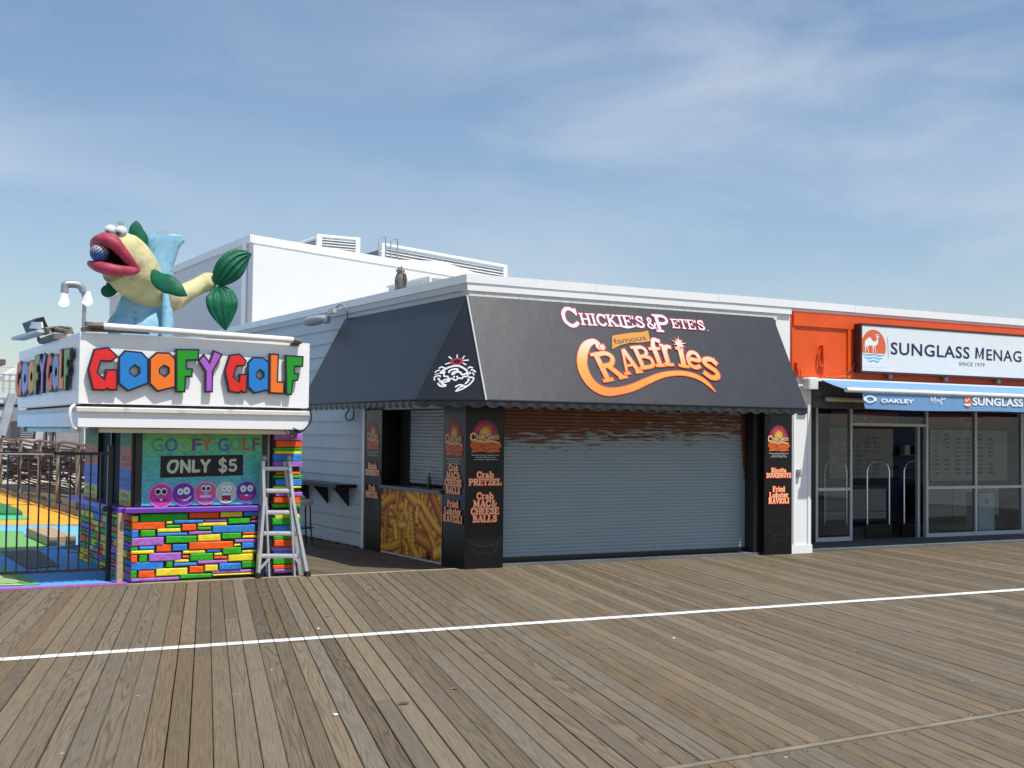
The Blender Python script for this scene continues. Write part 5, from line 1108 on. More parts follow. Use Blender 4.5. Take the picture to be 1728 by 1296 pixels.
# left side wall with ticket window
pc = [('g', '2a6a28'), ('o', 'b0502a'), ('b', '2a58b0'), ('y', 'b0a020')]
def cpanel(y0, y1, words):
    o = MB().box(BX0+.0, BX0+.06, y0, y1, .886, 1.83).build('price_panel', BLACKM, bo)
    P = Print((BX0, y1, .886), (0, -1, 0), (0, 0, 1), .003); W = y1-y0; H = .944
    zs = [0, .2, .47, .76, 1.0]; cl = ['c8b424', '2f62c0', 'c0562a', '2f7a2a']
    for k in range(4): P.rect(0, zs[k]*H, W, zs[k+1]*H, cl[k])
    for k, (a, b) in enumerate(words): P.text(a, W/2, (zs[k]+.11)*H, .05, '20241c', W*.7, .02); P.text(b, W/2, (zs[k]+.04)*H, .035, '20241c', W*.62, .01)
    P.build('price_print', o)
cpanel(BY0+.09, 16.05, [('FASTBALL', 'Games .46'), ('ON SALE', 'TODAY'), ('GOLF', 'ALL DAY'), ('GOOFY', 'GOLF')])
cpanel(17.35, 18.2, [('FASTBALL', 'Games .46'), ('ON SALE', 'TODAY'), ('GOLF', 'ALL DAY'), ('GOOFY', 'GOLF')])
MB().box(BX0+.06, 5.4, 16.05, 17.35, .887, 1.83).build('booth_shade_block', DARK, bo)  # solid black block instead of a shaded room behind the ticket window
MB().box(BX0+.02, BX0+.06, 16.66, 16.72, .886, 1.83).box(BX0+.01, BX0+.06, 16.05, 16.10, .886, 1.83).build('window_bar', BLACKM, bo)
MB().box(BX0+.061, 5.6, 15.5, 18.2, .8865, 1.829).box(5.4, 5.62, 15.71, 18.4, 0, .886).build('booth_wall', WHITE, bo)
# roof: lower trim and sign box
RX0, RX1, RY0, RY1 = 2.86, 5.62, 15.0, 19.4
MB().box(RX0, RX1, RY0, RY1, 1.835, 2.01).build('roof_fascia', WHITE, bo)
MB().rbox(RX0-.03, RX1+.015, RY0-.035, RY1+.02, 2.011, 2.065, .012).build('gutter_trim', mat('dirty_white_trim', (.62, .62, .58), .6, .08, 5, dirt=(.25, .24, .2), damt=.25, dscale=6), bo)
MB().box(RX0+.1, RX1-.08, RY0+.08, RY1-.1, 2.066, 2.10).build('gap_frame', mat('mottled_dark', (.09, .08, .07), .9, .5, 10), bo)  # dark mottled strip set back between trim and sign box
MB().box(RX0, RX1, RY0, RY0+.06, 2.101, 2.91).box(RX0, RX0+.06, RY0+.0601, RY1, 2.101, 2.91).box(RX1-.06, RX1, RY0+.0601, RY1, 2.101, 2.91).build('sign_box', mat('glossy_white_panel', (.88, .88, .88), .35, .01, 2), bo)
MB().box(RX0+.061, RX1-.061, RY0+.061, RY1-.01, 2.70, 2.75).build('roof_deck', GREYM, bo)
# raised letters
LT = {
 'G1': ('R', [(470, 905), (505, 795), (583, 785), (640, 838), (598, 868), (546, 865), (528, 922), (560, 952), (568, 905), (633, 905), (633, 1022), (585, 1022), (578, 1014), (565, 1024), (497, 1020)]),
 'O1': ('B', [(637, 840), (672, 802), (765, 812), (801, 850), (801, 985), (690, 1028), (637, 985)]),
 'O2': ('O', [(803, 848), (845, 812), (915, 815), (948, 850), (948, 1005), (848, 1030), (803, 985)]),
 'F1': ('G', [(946, 795), (1075, 797), (1073, 860), (1008, 862), (1008, 900), (1040, 900), (1038, 950), (1003, 950), (1000, 1032), (946, 1032)]),
 'Y1': ('P', [(1065, 858), (1100, 822), (1128, 862), (1150, 802), (1203, 825), (1150, 920), (1148, 1032), (1103, 1032), (1105, 920)]),
 'G2': ('R', [(1208, 912), (1235, 828), (1292, 820), (1330, 858), (1322, 890), (1278, 893), (1262, 945), (1285, 965), (1290, 930), (1335, 930), (1332, 1035), (1305, 1035), (1298, 1028), (1290, 1038), (1232, 1030)]),
 'O3': ('B', [(1333, 870), (1365, 838), (1420, 840), (1452, 868), (1450, 1020), (1370, 1040), (1333, 1000)]),
 'L1': ('O', [(1452, 820), (1505, 822), (1500, 970), (1535, 972), (1533, 1042), (1450, 1038)]),
 'F2': ('G', [(1537, 828), (1638, 835), (1635, 895), (1592, 895), (1590, 925), (1612, 927), (1608, 970), (1582, 972), (1575, 1047), (1540, 1045)])}
LC = {'R': mat('red_letter', srgb('dc2420'), .35, .03), 'B': mat('blue_letter', srgb('1f7cc8'), .35, .03), 'O': mat('orange_letter', srgb('f0761e'), .35, .03), 'G': mat('green_letter', srgb('14941a'), .35, .03), 'P': mat('purple_letter', srgb('a95bc4'), .35, .03)}
LB = mat('navy_letter_edge', (.018, .014, .035), .4)
HOLE = {'O1': [(703, 905), (725, 887), (748, 900), (750, 925), (728, 943), (703, 925)], 'O2': [(862, 905), (885, 888), (907, 900), (908, 925), (888, 943), (862, 925)], 'O3': [(1385, 928), (1402, 912), (1420, 925), (1420, 945), (1403, 960), (1385, 945)]}
def inset(pts, d):
    n = len(pts); ar = sum(pts[i][0]*pts[(i+1) % n][1]-pts[(i+1) % n][0]*pts[i][1] for i in range(n)); sg_ = 1 if ar > 0 else -1; out = []
    for i in range(n):
        p0, p1, p2 = pts[i-1], pts[i], pts[(i+1) % n]
        d1 = Vector((p1[0]-p0[0], p1[1]-p0[1])).normalized(); d2 = Vector((p2[0]-p1[0], p2[1]-p1[1])).normalized()
        n1 = Vector((-d1.y, d1.x))*sg_; n2 = Vector((-d2.y, d2.x))*sg_; b = n1+n2
        if b.length < .2: b = n1
        b = b/max(.35, b.dot(n1)); b = b if b.length < 2.2 else b*2.2/b.length
        out.append((p1[0]+b.x*d, p1[1]+b.y*d))
    return out
def face_poly(pts2, hole, o, u, off, th):
    # polygon with optional hole as a solid plate: filled by mathutils tessellation
    from mathutils.geometry import tessellate_polygon
    lp = [[Vector((a, b, 0)) for a, b in pts2]]
    if hole: lp.append([Vector((a, b, 0)) for a, b in hole])
    tri = tessellate_polygon(lp); flat = [v for l in lp for v in l]; b = MB(); n = len(flat)
    nrm = u.cross(Vector((0, 0, 1)))
    W = lambda v, d: o+u*v.x+Vector((0, 0, v.y))+nrm*d
    b.v = [W(v, off) for v in flat]+[W(v, off+th) for v in flat]
    b.f = [tuple(t) for t in tri]+[tuple(k+n for k in reversed(t)) for t in tri]
    i = 0
    for l in lp:
        for k in range(len(l)): a, c = i+k, i+(k+1) % len(l); b.f.append((a, c, c+n, a+n))
        i += len(l)
    return b
def letters(origin, u, xs, yoff, parent, lab):
    for key, (c, pts) in LT.items():
        P2 = []
        for a, b in pts:
            p = PY(a/3.2, 340+b/3.2, RY0-.05); P2.append(((p.x-2.86)*xs, p.z+yoff))
        hole = None
        if key in HOLE:
            hole = [((PY(a/3.2, 340+b/3.2, RY0-.05).x-2.86)*xs, PY(a/3.2, 340+b/3.2, RY0-.05).z+yoff) for a, b in HOLE[key]]
        b1 = face_poly(P2, hole, origin, u, .03, .035).build('letter', LB, parent)
        f2 = inset(P2, .021); h2 = inset(hole, -.016) if hole else None
        face_poly(f2, h2, origin, u, .0651, .006).build('letter_face', LC[c], b1)
lf = thing('front_sign_lettering', (4.2, 14.98, 2.5), 'front row of chunky rainbow letters on the sunlit side of the white sign box', 'sign letters')
letters(Vector((2.86, RY0, 0)), Vector((1, 0, 0)), 1.0, 0, lf, '')
ls = thing('side_sign_lettering', (2.84, 17, 2.5), 'shaded row of chunky rainbow letters on the left side of the sign box', 'sign letters')
letters(Vector((RX0, RY1-.1, 0)), Vector((0, -1, 0)), (RY1-RY0-.15)/(RX1-RX0), 0, ls, '')
# wires, cables, tubes on the booth
tu = thing('tube_light', (4.2, 14.95, 3), 'long white tube light on brackets along the top of the front sign', 'tube light')
a = PY(172, 550, 14.93); b = PY(496, 574, 14.93)
MB().tube([a, b], .038, 12).build('tube', mat('milky_tube', (.8, .8, .78), .3), tu)
GRB = mat('grimy_bracket', (.16, .14, .11), .8, .4, 12)
MB().tube([a+Vector((-.16, .03, 0)), a+Vector((.02, 0, 0))], [.03, .045], 8).box(a.x-.2, a.x+.0, 14.95, 15.1, a.z-.06, a.z-.02).box(a.x-.18, a.x-.1, 14.93, 14.99, a.z-.01, a.z+.04).build('end_bracket', GRB, tu)
MB().tube([b+Vector((-.02, 0, 0)), b+Vector((.1, .02, -.015))], [.045, .03], 8).box(b.x-.02, b.x+.08, 14.95, 15.06, b.z-.07, b.z-.02).build('end_bracket', GRB, tu)
MB().box(a.x, a.x+.55, 14.97, 15.0, a.z-.065, a.z-.03).build('batten', GRB, tu)
t2 = thing('tube_light', (4.2, 15.12, 1.8), 'cream tube light under the roof edge above the teal banner', 'tube light')
a = PY(165, 731, 15.12); b = PY(487, 727, 15.12)
MB().tube([(a.x, 15.12, 1.80), (b.x, 15.12, 1.80)], .032, 10).build('tube', mat('cream_tube_light', (.66, .6, .42), .4), t2)
MB().box(b.x, b.x+.09, 15.08, 15.17, 1.765, 1.834).box(a.x-.09, a.x, 15.08, 15.17, 1.765, 1.834).build('end_bracket', GRB, t2)
t3 = thing('tube_light', (2.84, 17, 1.8), 'cream tube light under the shaded left roof edge of the booth', 'tube light')
MB().tube([(2.95, 15.4, 1.80), (2.95, 19.0, 1.80)], .032, 8).build('tube', MATS['cream_tube_light'], t3); MB().box(2.9, 3.0, 19.0, 19.08, 1.77, 1.834).build('end_bracket', GRB, t3)
cn = MB().tube(cat_rom([PY(126, 683, 14.93), PY(119, 690, 14.9), PY(118, 705, 14.9), PY(122, 720, 14.93), PY(128, 724, 14.97)], 6), .018, 8).build('white_conduit', WHITE); tag(cn, 'curved white conduit at the left front corner of the roof', 'conduit')
wv = MB().tube(cat_rom([PY(495, 724, 15.1), PY(505, 729, 15.0), PY(517, 722, 14.97), PY(525, 708, 14.97), PY(524, 695, 14.97), PY(520, 688, 14.97)], 6), .011, 6).build('black_cable', BLACKM); tag(wv, 'thick black cable curling at the right end of the roof', 'cable')
wv = MB().tube(cat_rom([PY(480, 722, 15.05), PY(487, 737, 15.0), PY(497, 738, 15.0), PY(503, 727, 15.0), PY(494, 722, 15.0)], 6), .006, 6).tube(cat_rom([PY(503, 727, 15.0), PY(498, 736, 15.0), PY(486, 741, 15.02), PY(470, 738, 15.05)], 5), .005, 6).build('thin_cable', BLACKM); tag(wv, 'thin loose cable dangling below the roof beside the tube', 'cable')
# floodlight and long arm lamp on the left of the sign box
fl = thing('floodlight', (2.7, 17.2, 3.05), 'black floodlight tilted up on the left edge of the sign box', 'floodlight')
c = PX(60, 551, 2.75); 
MB().box(-.1, .1, -.14, .14, -.07, .09).build('housing', BLACKM, fl)
o = fl.children[0]; o.matrix_parent_inverse = Matrix.Identity(4); o.location = (c-fl.location); o.rotation_euler = (0, R(-25), R(10))
MB().tube([c, c+Vector((.05, 0, -.2))], .02, 6).build('bracket', GRB, fl)
v0, v1, v2, v3 = [PX(x, y, 2.68) for x, y in ((50, 543), (72, 543.5), (74, 556), (52, 554))]
MB().prism([v0, v1, v2, v3], (-.02, 0, 0)).build('lens', mat('floodlight_lens', (.5, .58, .6), .1), fl)
la = thing('strip_lamp', (2.6, 17.5, 3), 'long slim white strip lamp reaching out from the shaded sign side', 'lamp')
a = PX(30, 572, 2.45); b = PX(75, 559, 2.62)
MB().beam(a, b, .16, .035).build('reflector', mat('white_reflector', (.6, .62, .6), .4), la)
MB().tube([b, PX(92, 556, 2.75), PX(115, 560, 2.85)], [.05, .035, .03], 8).box(2.8, 2.95, 16.3, 17.4, 2.911, 2.98).tube([b+Vector((0, 0, .03)), PX(100, 552, 2.8), PX(120, 554, 2.9), PX(122, 562, 2.9)], .02, 6).build('arm', GRB, la)

# ---- the fish sculpture
FZ = lambda x, y, Y: PY(140+x/5.76, 360+y/5.76, Y)
fi = thing('fish_sculpture', (4.2, 16.5, 2.75), 'giant yellow fibreglass fish with red lips, green fins and a golf ball in its mouth', 'sculpture')
FY = mat('fish_yellow_paint', srgb('c8c192'), .75, .14, 5, bump=2.2, bscale=7, dirt=srgb('9c8d48'), damt=.18, dscale=3.4, spec=.25)
FR = mat('fish_lip_paint', srgb('a43a50'), .5, .25, 9, bump=1.4, bscale=12, dirt=srgb('cf8a94'), damt=.14, dscale=7, spec=.35)
FG = mat('fish_green_paint', srgb('0a5c42'), .55, .2, 8, bump=.8, bscale=20, dirt=srgb('06402c'), damt=.16, dscale=8, spec=.3)
FB = mat('wave_blue_paint', srgb('8abad4'), .7, .1, 3, bump=1.2, bscale=6, dirt=srgb('2c3a46'), damt=.24, dscale=9, spec=.25)
def sc_(Y=16.5): return .00152*Y/16.5
# body: one lofted surface from the head to the tail root
spine = [(195, 480, 16.6, 60, 70), (222, 468, 16.6, 125, 140), (270, 435, 16.55, 178, 190), (350, 430, 16.6, 226, 222), (432, 492, 16.65, 222, 220), (502, 580, 16.7, 213, 210), (572, 668, 16.8, 193, 195), (655, 752, 16.9, 162, 172), (760, 800, 17.0, 140, 150), (850, 835, 17.1, 112, 120), (950, 800, 17.2, 95, 100), (1050, 745, 17.25, 80, 84), (1150, 690, 17.3, 80, 78), (1220, 668, 17.3, 86, 80), (1270, 665, 17.3, 70, 66), (1300, 668, 17.3, 30, 30)]
b = MB(); pts = [FZ(x, y, Y) for x, y, Y, _, _ in spine]; C4 = cat_rom(pts, 4); RA = cat_rom([(r_, s_, 0) for _, _, _, r_, s_ in spine], 4)
nr = 28; prev = None
for k, p in enumerate(C4):
    d = (C4[min(k+1, len(C4)-1)]-C4[max(0, k-1)]).normalized(); side = Vector((0, -1, 0)); side = (side-d*side.dot(d)).normalized(); upv = d.cross(side)
    ra, rs = RA[k].x*sc_(), RA[k].y*sc_()
    for j in range(nr):
        a = 2*math.pi*j/nr; wob = 1+.022*math.sin(3*a+k*.7)+.016*math.sin(5*a-k*.9)+.014*math.sin(7*a+k*1.7)*math.sin(k*.8); b.v.append(p+upv*math.cos(a)*ra*wob+side*math.sin(a)*rs*wob)
for k in range(len(C4)-1):
    for j in range(nr): a = k*nr+j; c = k*nr+(j+1) % nr; b.f.append((a, c, c+nr, a+nr))
b.f += [tuple(reversed(range(nr))), tuple((len(C4)-1)*nr+j for j in range(nr))]
b.build('body', FY, fi, smooth=True)
# mouth cavity: dark wedge in front of the head, lips around it
mo = [(110, 330, 16.25), (150, 310, 16.1), (240, 325, 15.98), (340, 370, 15.93), (440, 440, 15.96), (500, 515, 16.02), (430, 525, 15.96), (330, 505, 15.93), (220, 475, 15.98), (110, 455, 16.2)]
MP = [FZ(*q) for q in mo]; ctr = FZ(290, 430, 16.15)
b = MB(); i0 = 0; b.v = [p+Vector((0, .02, 0)) for p in MP]+[ctr+Vector((0, .02, 0))]; b.f = [(k, (k+1) % len(MP), len(MP)) for k in range(len(MP))]
b.build('mouth_cavity', mat('mouth_dark', (.035, .008, .012), .6), fi)
def lip(pts, rad, el=1.0):
    C = cat_rom([FZ(x, y, Y) for x, y, Y in pts], 5); RR = [v.x*sc_() for v in cat_rom([(r_, 0, 0) for r_ in rad], 5)]
    return MB().tube(C, RR, 14, True, el).build('lip', FR, fi)
lip([(100, 330, 16.5), (108, 290, 16.25), (150, 262, 16.05), (225, 262, 15.92), (310, 300, 15.88), (385, 380, 15.88), (450, 460, 15.92), (515, 535, 15.98)], [26, 34, 46, 52, 52, 46, 40, 30])
lip([(130, 270, 16.45), (180, 240, 16.15), (250, 246, 16.0), (320, 280, 15.98), (390, 360, 16.0)], [30, 42, 48, 44, 20])
lip([(60, 480, 16.5), (75, 490, 16.2), (130, 510, 16.0), (230, 535, 15.88), (340, 555, 15.86), (440, 560, 15.9), (510, 552, 15.98), (530, 520, 16.02)], [14, 28, 40, 46, 44, 40, 34, 24])
lip([(80, 520, 16.6), (140, 540, 16.2), (240, 560, 16.0), (350, 570, 15.98), (450, 560, 16.0)], [12, 26, 34, 34, 18])
# golf ball held in the mouth (its own thing)
gb = thing('giant_golf_ball', FZ(160, 385, 16.0), 'blue and white dimpled giant golf ball between the fish lips', 'golf ball')
GBm = bpy.data.materials.new('faded_blue_ball'); GBm.use_nodes = True; t_ = GBm.node_tree; b_ = t_.nodes['Principled BSDF']; g_ = t_.nodes.new('ShaderNodeNewGeometry'); s_ = t_.nodes.new('ShaderNodeSeparateXYZ'); t_.links.new(g_.outputs['Position'], s_.inputs[0])
gc = FZ(160, 385, 16.0); gr_ = 74*sc_()
m_ = t_.nodes.new('ShaderNodeMapRange'); m_.inputs[1].default_value = gc.z-.02; m_.inputs[2].default_value = gc.z+.05; t_.links.new(s_.outputs[2], m_.inputs[0]); x_ = t_.nodes.new('ShaderNodeMix'); x_.data_type = 'RGBA'; x_.inputs['A'].default_value = (*srgb('3a64b0'), 1); x_.inputs['B'].default_value = (*srgb('c4bcb4'), 1); t_.links.new(m_.outputs[0], x_.inputs[0]); t_.links.new(x_.outputs['Result'], b_.inputs['Base Color'])
MB().ball(gc, gr_, 28).build('ball', GBm, gb)
dm = MB(); gold = math.pi*(3-5**.5)
for k in range(150):
    z = 1-2*(k+.5)/150; rr_ = math.sqrt(1-z*z); th = gold*k; d = Vector((rr_*math.cos(th), rr_*math.sin(th), z))
    dm.lathe(gc+d*(gr_-.0015), [(gr_*.105, 0), (gr_*.10, .003)], 7, d)
dm.smooth = False; dm.build('dimples', mat('dimple_navy', (.02, .03, .08), .5), gb)
# eyes
for cx_, cy_, Y in ((268, 168, 16.3), (368, 178, 16.15)):
    c = FZ(cx_, cy_, Y); e = MB().ball(c, 52*sc_(), 18, 1.0, 1.0, .95).build('eye', mat('eye_white', (.68, .7, .68), .35, .1, 10, dirt=(.4, .5, .45), damt=.1), fi)
    n_ = (Vector((-.55, -.75, -.35))).normalized(); MB().lathe(c+n_*.066, [(.0, .0), (.036, 0), (.03, .01), (.015, .016), (0, .018)], 16, n_).build('iris', mat('eye_green', (.12, .32, .2), .4), e)
    MB().lathe(c+n_*.078, [(.0, 0), (.018, 0), (.014, .007), (0, .01)], 12, n_).build('pupil', mat('eye_pupil', (.01, .02, .015), .3), e)
def fin(outline, Y, th, ribs=0, name='fin', amp=.012):
    # leaf-shaped solid: width profile along a centre line, ribs as ridges
    (cl, wd) = outline; C = cat_rom([FZ(x, y, yy) for x, y, yy in cl], 4); Wd = [v.x*sc_() for v in cat_rom([(w_, 0, 0) for w_ in wd], 4)]
    b = MB(); nv = 24; n = len(C)
    for sgn in (-1, 1):
        for k, p in enumerate(C):
            d = (C[min(k+1, n-1)]-C[max(k-1, 0)]).normalized(); nrm = Vector((0, -1, 0)); nrm = (nrm-d*nrm.dot(d)).normalized(); sd_ = d.cross(nrm)
            for j in range(nv+1):
                s = j/nv*2-1; thick = th*math.sqrt(max(0, 1-s*s))*(.35+.65*min(1, Wd[k]/(max(Wd)+1e-6)))
                rb_ = amp*math.cos(s*math.pi*ribs)*min(1, Wd[k]/(max(Wd)*.5))*(1-s*s) if ribs else 0
                b.v.append(p+sd_*s*Wd[k]+nrm*sgn*(thick+rb_))
    M_ = nv+1; off = n*M_
    for k in range(n-1):
        for j in range(nv):
            a = k*M_+j; b.f.append((a, a+1, a+M_+1, a+M_)); a += off; b.f.append((a, a+M_, a+M_+1, a+1))
        b.f += [(k*M_, k*M_+M_, off+k*M_+M_, off+k*M_), (k*M_+nv, off+k*M_+nv, off+k*M_+M_+nv, k*M_+M_+nv)]
    return b.build(name, FG, fi, smooth=True)
fin(([(1300, 690, 17.2), (1360, 610, 17.15), (1430, 530, 17.1), (1510, 455, 17.1), (1580, 415, 17.1), (1635, 395, 17.1)], [48, 105, 128, 108, 62, 8]), 0, .05, 4.5, 'tail_fin')
fin(([(1310, 720, 17.2), (1340, 790, 17.15), (1352, 870, 17.1), (1362, 960, 17.1), (1375, 1050, 17.1), (1385, 1135, 17.1)], [60, 132, 148, 124, 72, 10]), 0, .05, 4.5, 'tail_fin')
fin(([(690, 560, 16.25), (740, 630, 16.1), (810, 680, 16.0), (880, 720, 15.95), (950, 765, 15.9), (1010, 802, 15.9)], [24, 74, 84, 70, 46, 6]), 0, .045, 0, 'side_fin')
fin(([(350, 715, 17.0), (300, 725, 17.0), (260, 740, 17.0), (225, 745, 17.0), (190, 720, 17.0)], [30, 52, 62, 60, 24]), 0, .04, 0, 'side_fin')
fin(([(570, 340, 16.7), (545, 260, 16.7), (520, 180, 16.7), (518, 120, 16.7), (520, 78, 16.7)], [52, 80, 68, 46, 14]), 0, .06, 0, 'back_fin')
# blue wave support (its own mass behind and below the fish)
wvp = [(560, 1230, 270, 16.9), (560, 1080, 268, 16.9), (590, 980, 245, 16.95), (610, 860, 225, 17.0), (640, 760, 190, 17.05), (700, 640, 155, 17.1), (730, 540, 125, 17.1), (750, 440, 130, 17.1), (765, 340, 145, 17.1), (790, 270, 165, 17.1), (810, 225, 150, 17.1)]
C = cat_rom([FZ(x, y, Y) for x, y, _, Y in wvp], 4); Wd = [v.x*sc_() for v in cat_rom([(q[2], 0, 0) for q in wvp], 4)]
b = MB(); nv = 24
for k, p in enumerate(C):
    for j in range(nv):
        a = 2*math.pi*j/nv; sq = lambda v, e=.65: math.copysign(abs(v)**e, v); wob = 1+.03*math.sin(a*4+k*.5); dpt = .14 if k > 18 else .24-(.1*k/18)
        b.v.append(p+Vector((sq(math.cos(a))*Wd[k]*wob, sq(math.sin(a))*dpt, 0)))
for k in range(len(C)-1):
    for j in range(nv): a = k*nv+j; c = k*nv+(j+1) % nv; b.f.append((a, c, c+nv, a+nv))
b.f += [tuple(reversed(range(nv))), tuple((len(C)-1)*nv+j for j in range(nv))]
b.build('wave_support', FB, fi, smooth=True)
a = FZ(930, 250, 17.1); MB().tube(cat_rom([FZ(820, 235, 17.1), FZ(880, 232, 17.08), FZ(935, 245, 17.05), FZ(955, 262, 17.05), FZ(940, 285, 17.08)], 4), [.03]+[.045]*14+[.02]*2, 10).build('wave_curl', FB, fi)
MB().tube([FZ(800, 760, 16.65), FZ(808, 900, 16.65), FZ(812, 1090, 16.62), FZ(800, 1230, 16.6)], [.04, .06, .07, .07], 10).build('wave_ridge', FB, fi)
spk = MB()
for (x0, y0, x1, y1, Y) in ((1450, 378, 1610, 385, 17.1), (730, 212, 910, 220, 17.1), (345, 120, 395, 130, 16.3)):
    for k in range(9):
        f_ = k/8; p = FZ(x0+(x1-x0)*f_, y0+(y1-y0)*f_, Y)
        for s in (-.35, 0, .35): spk.tube([p, p+Vector((.025*(f_-.5)+s*.03, s*.05, .085 if x0 > 1000 else .06))], .0014, 3, False)
spk.build('bird_spikes', mat('spike_wire', (.4, .36, .3), .4), fi, kind='stuff')

# ================================================================== LADDER
la = thing('step_ladder', (5.4, 15.4, 0), 'aluminium folding multi position ladder standing open beside the ticket booth', 'ladder')
LFl, LFr = G(433.5, 975), G(513.5, 971); tp = 1.52
LFl = Vector((LFl.x, LFl.y-.03, 0)); LFr = Vector((LFr.x, LFr.y-.1, 0))
Ytop = 15.27; xl_, xr_ = PY(444, 790, Ytop).x, PY(486, 790, Ytop).x
topL = PY(444, 776, Ytop); topR = PY(486, 776, Ytop)
def rail(p, q, w_=.075, d_=.037, nm='rail'): return MB().beam(p, q, d_, w_, (0, 1, 0)).build(nm, ALU, la)
fL = (LFl, Vector((topL.x-.01, Ytop, topL.z))); fR_ = (LFr, Vector((topR.x+.01, Ytop, topR.z)))
for s, (p, q) in ((1, fL), (-1, fR_)):
    kn = p.lerp(q, .66)+Vector((s*.035, 0, 0)); rail(p, kn); rail(kn, q)
# inner telescoping rails of the front
iL = G(453, 974); iR = G(496, 972); iL.y = iR.y = LFl.y+.02
rail(iL, fL[0].lerp(fL[1], .68)+Vector((.06, 0, 0)), .06, .022); rail(iR, fR_[0].lerp(fR_[1], .68)-Vector((.06, 0, 0)), .06, .022)
for ypx, x0, x1 in ((791, 446, 489), (828.5, 449, 491), (865, 447, 496), (900.5, 445, 501), (938.5, 440, 509)):
    f_ = None; z = None
    for it in range(30):
        Yq = Ytop if f_ is None else LFl.y+(Ytop-LFl.y)*f_; z = PY((x0+x1)/2, ypx, Yq).z; f_ = max(0, min(1, z/topL.z))
    MB().tube([PY(x0, ypx, Yq), PY(x1, ypx, Yq)], .022, 8, el=1.35).build('rung', ALU, la)
MB().tube([PY(441, 791, Ytop-.01), PY(494, 791, Ytop-.01)], .012, 8).build('hinge_pin', mat('blue_plastic', (.03, .08, .3), .4), la)
for p in (topL, topR): MB().lathe(p+Vector((-.03, -.03, .02)), [(.03, 0), (.04, .01), (.04, .05), (.03, .06)], 12, (1, 0, 0)).build('hinge', GREYM, la)
for p in (LFl, LFr): MB().rbox(p.x-.03, p.x+.035, p.y-.05, p.y+.05, 0.001, .07, .008).build('foot', RUBBER, la)
for s, p, q in ((1, LFl, topL), (-1, LFr, topR)):     # second section folded behind
    bk = Vector((p.x+s*.035, 15.33, 0.0)); rail(bk, Vector((q.x+s*.02, 15.335, q.z-.02)), .03, .05)
MB().beam(PY(455, 942, 15.2), PY(437, 962, 15.2), .012, .03).beam(PY(498, 942, 15.2), PY(511, 958, 15.2), .012, .03).build('brace', ALU, la)

# ================================================================== FENCES
fe = thing('metal_fence', (1.5, 15.7, 0), 'black metal bar fence closing off the golf course left of the booth', 'fence')
YFe = 15.7
MB().box(-3, 3.35, YFe-.02, YFe+.02, 1.50, 1.535).build('top_rail', BLACKM, fe); MB().box(-3, 3.35, YFe-.02, YFe+.02, .12, .155).build('bottom_rail', BLACKM, fe)
MB().box(-3, 2.72, YFe-.035, YFe-.021, 1.505, 1.52).build('light_rail', mat('bare_metal_edge', (.5, .5, .5), .4, metal=.5), fe)
x = 3.27
bar0 = None
while x > -3:
    if bar0 is None: bar0 = MB().box(-.0095, .0095, -.0095, .0095, .155, 1.5).build('bar', BLACKM); ob = bar0
    else: ob = bar0.copy(); COL.objects.link(ob)
    ob.parent = fe; ob.location = Vector((x, YFe, 0))-fe.location; x -= .116
MB().rbox(3.35, 3.41, YFe-.03, YFe+.03, 0, 1.62, .004).build('post', BLACKM, fe)
MB().lathe((3.33, YFe-.06, .86), [(.03, 0), (.035, .02), (.035, .05), (.02, .07)], 10, (0, 1, 0)).build('latch', BLACKM, fe)
wp_ = MB().rbox(3.42, 3.49, 15.40, 15.47, 0, .82, .005).build('wooden_post', WOOD); tag(wp_, 'short raw wooden post beside the corner of the rainbow stone base', 'post')
nf = thing('net_fence', (5.4, 33, 0), 'weathered post and rope fence with tangled brown lath behind the golf course', 'fence')
OLD = mat('old_grey_post', (.30, .25, .18), .85, .3, 8); BRN = mat('brown_lath', (.075, .036, .022), .85, .4, 6); BR2 = mat('rusty_rope', (.30, .13, .07), .9, .3, 8)
for y in (24, 26, 28.2, 30.5, 33, 36, 39.5, 43): MB().rbox(5.36, 5.44, y-.05, y+.05, 0, 1.5+random.uniform(-.03, .06), .01).build('post', OLD, nf)
MB().tube([(5.4, 22+k*1.1, 1.5+.03*math.sin(k*2.1)) for k in range(21)], .035, 6).build('top_rope', BR2, nf)
for k in range(26): 
    z = .15+k*.05
    MB().tube([(5.47+random.uniform(-.05, .25), 22+j*2.2, z+random.uniform(-.04, .04)) for j in range(10)], random.uniform(.012, .022), 5).build('lath', BRN, nf) if z > .28 else None
for k in range(120):
    y = random.uniform(24, 43); z = random.uniform(.35, 1.3); MB().beam((6.0+random.uniform(-.3, .3), y, z), (6.0+random.uniform(-.3, .3), y+random.uniform(.5, 1.6), z+random.uniform(-.25, .25)), .02, random.uniform(.05, .12)).build('lath', BRN, nf)
ks_ = MB().box(5.3, 5.36, 20, 44, .0, .12).build('kerb_board', OLD); tag(ks_, 'long grey kerb board along the far edge of the golf floor', 'kerb')

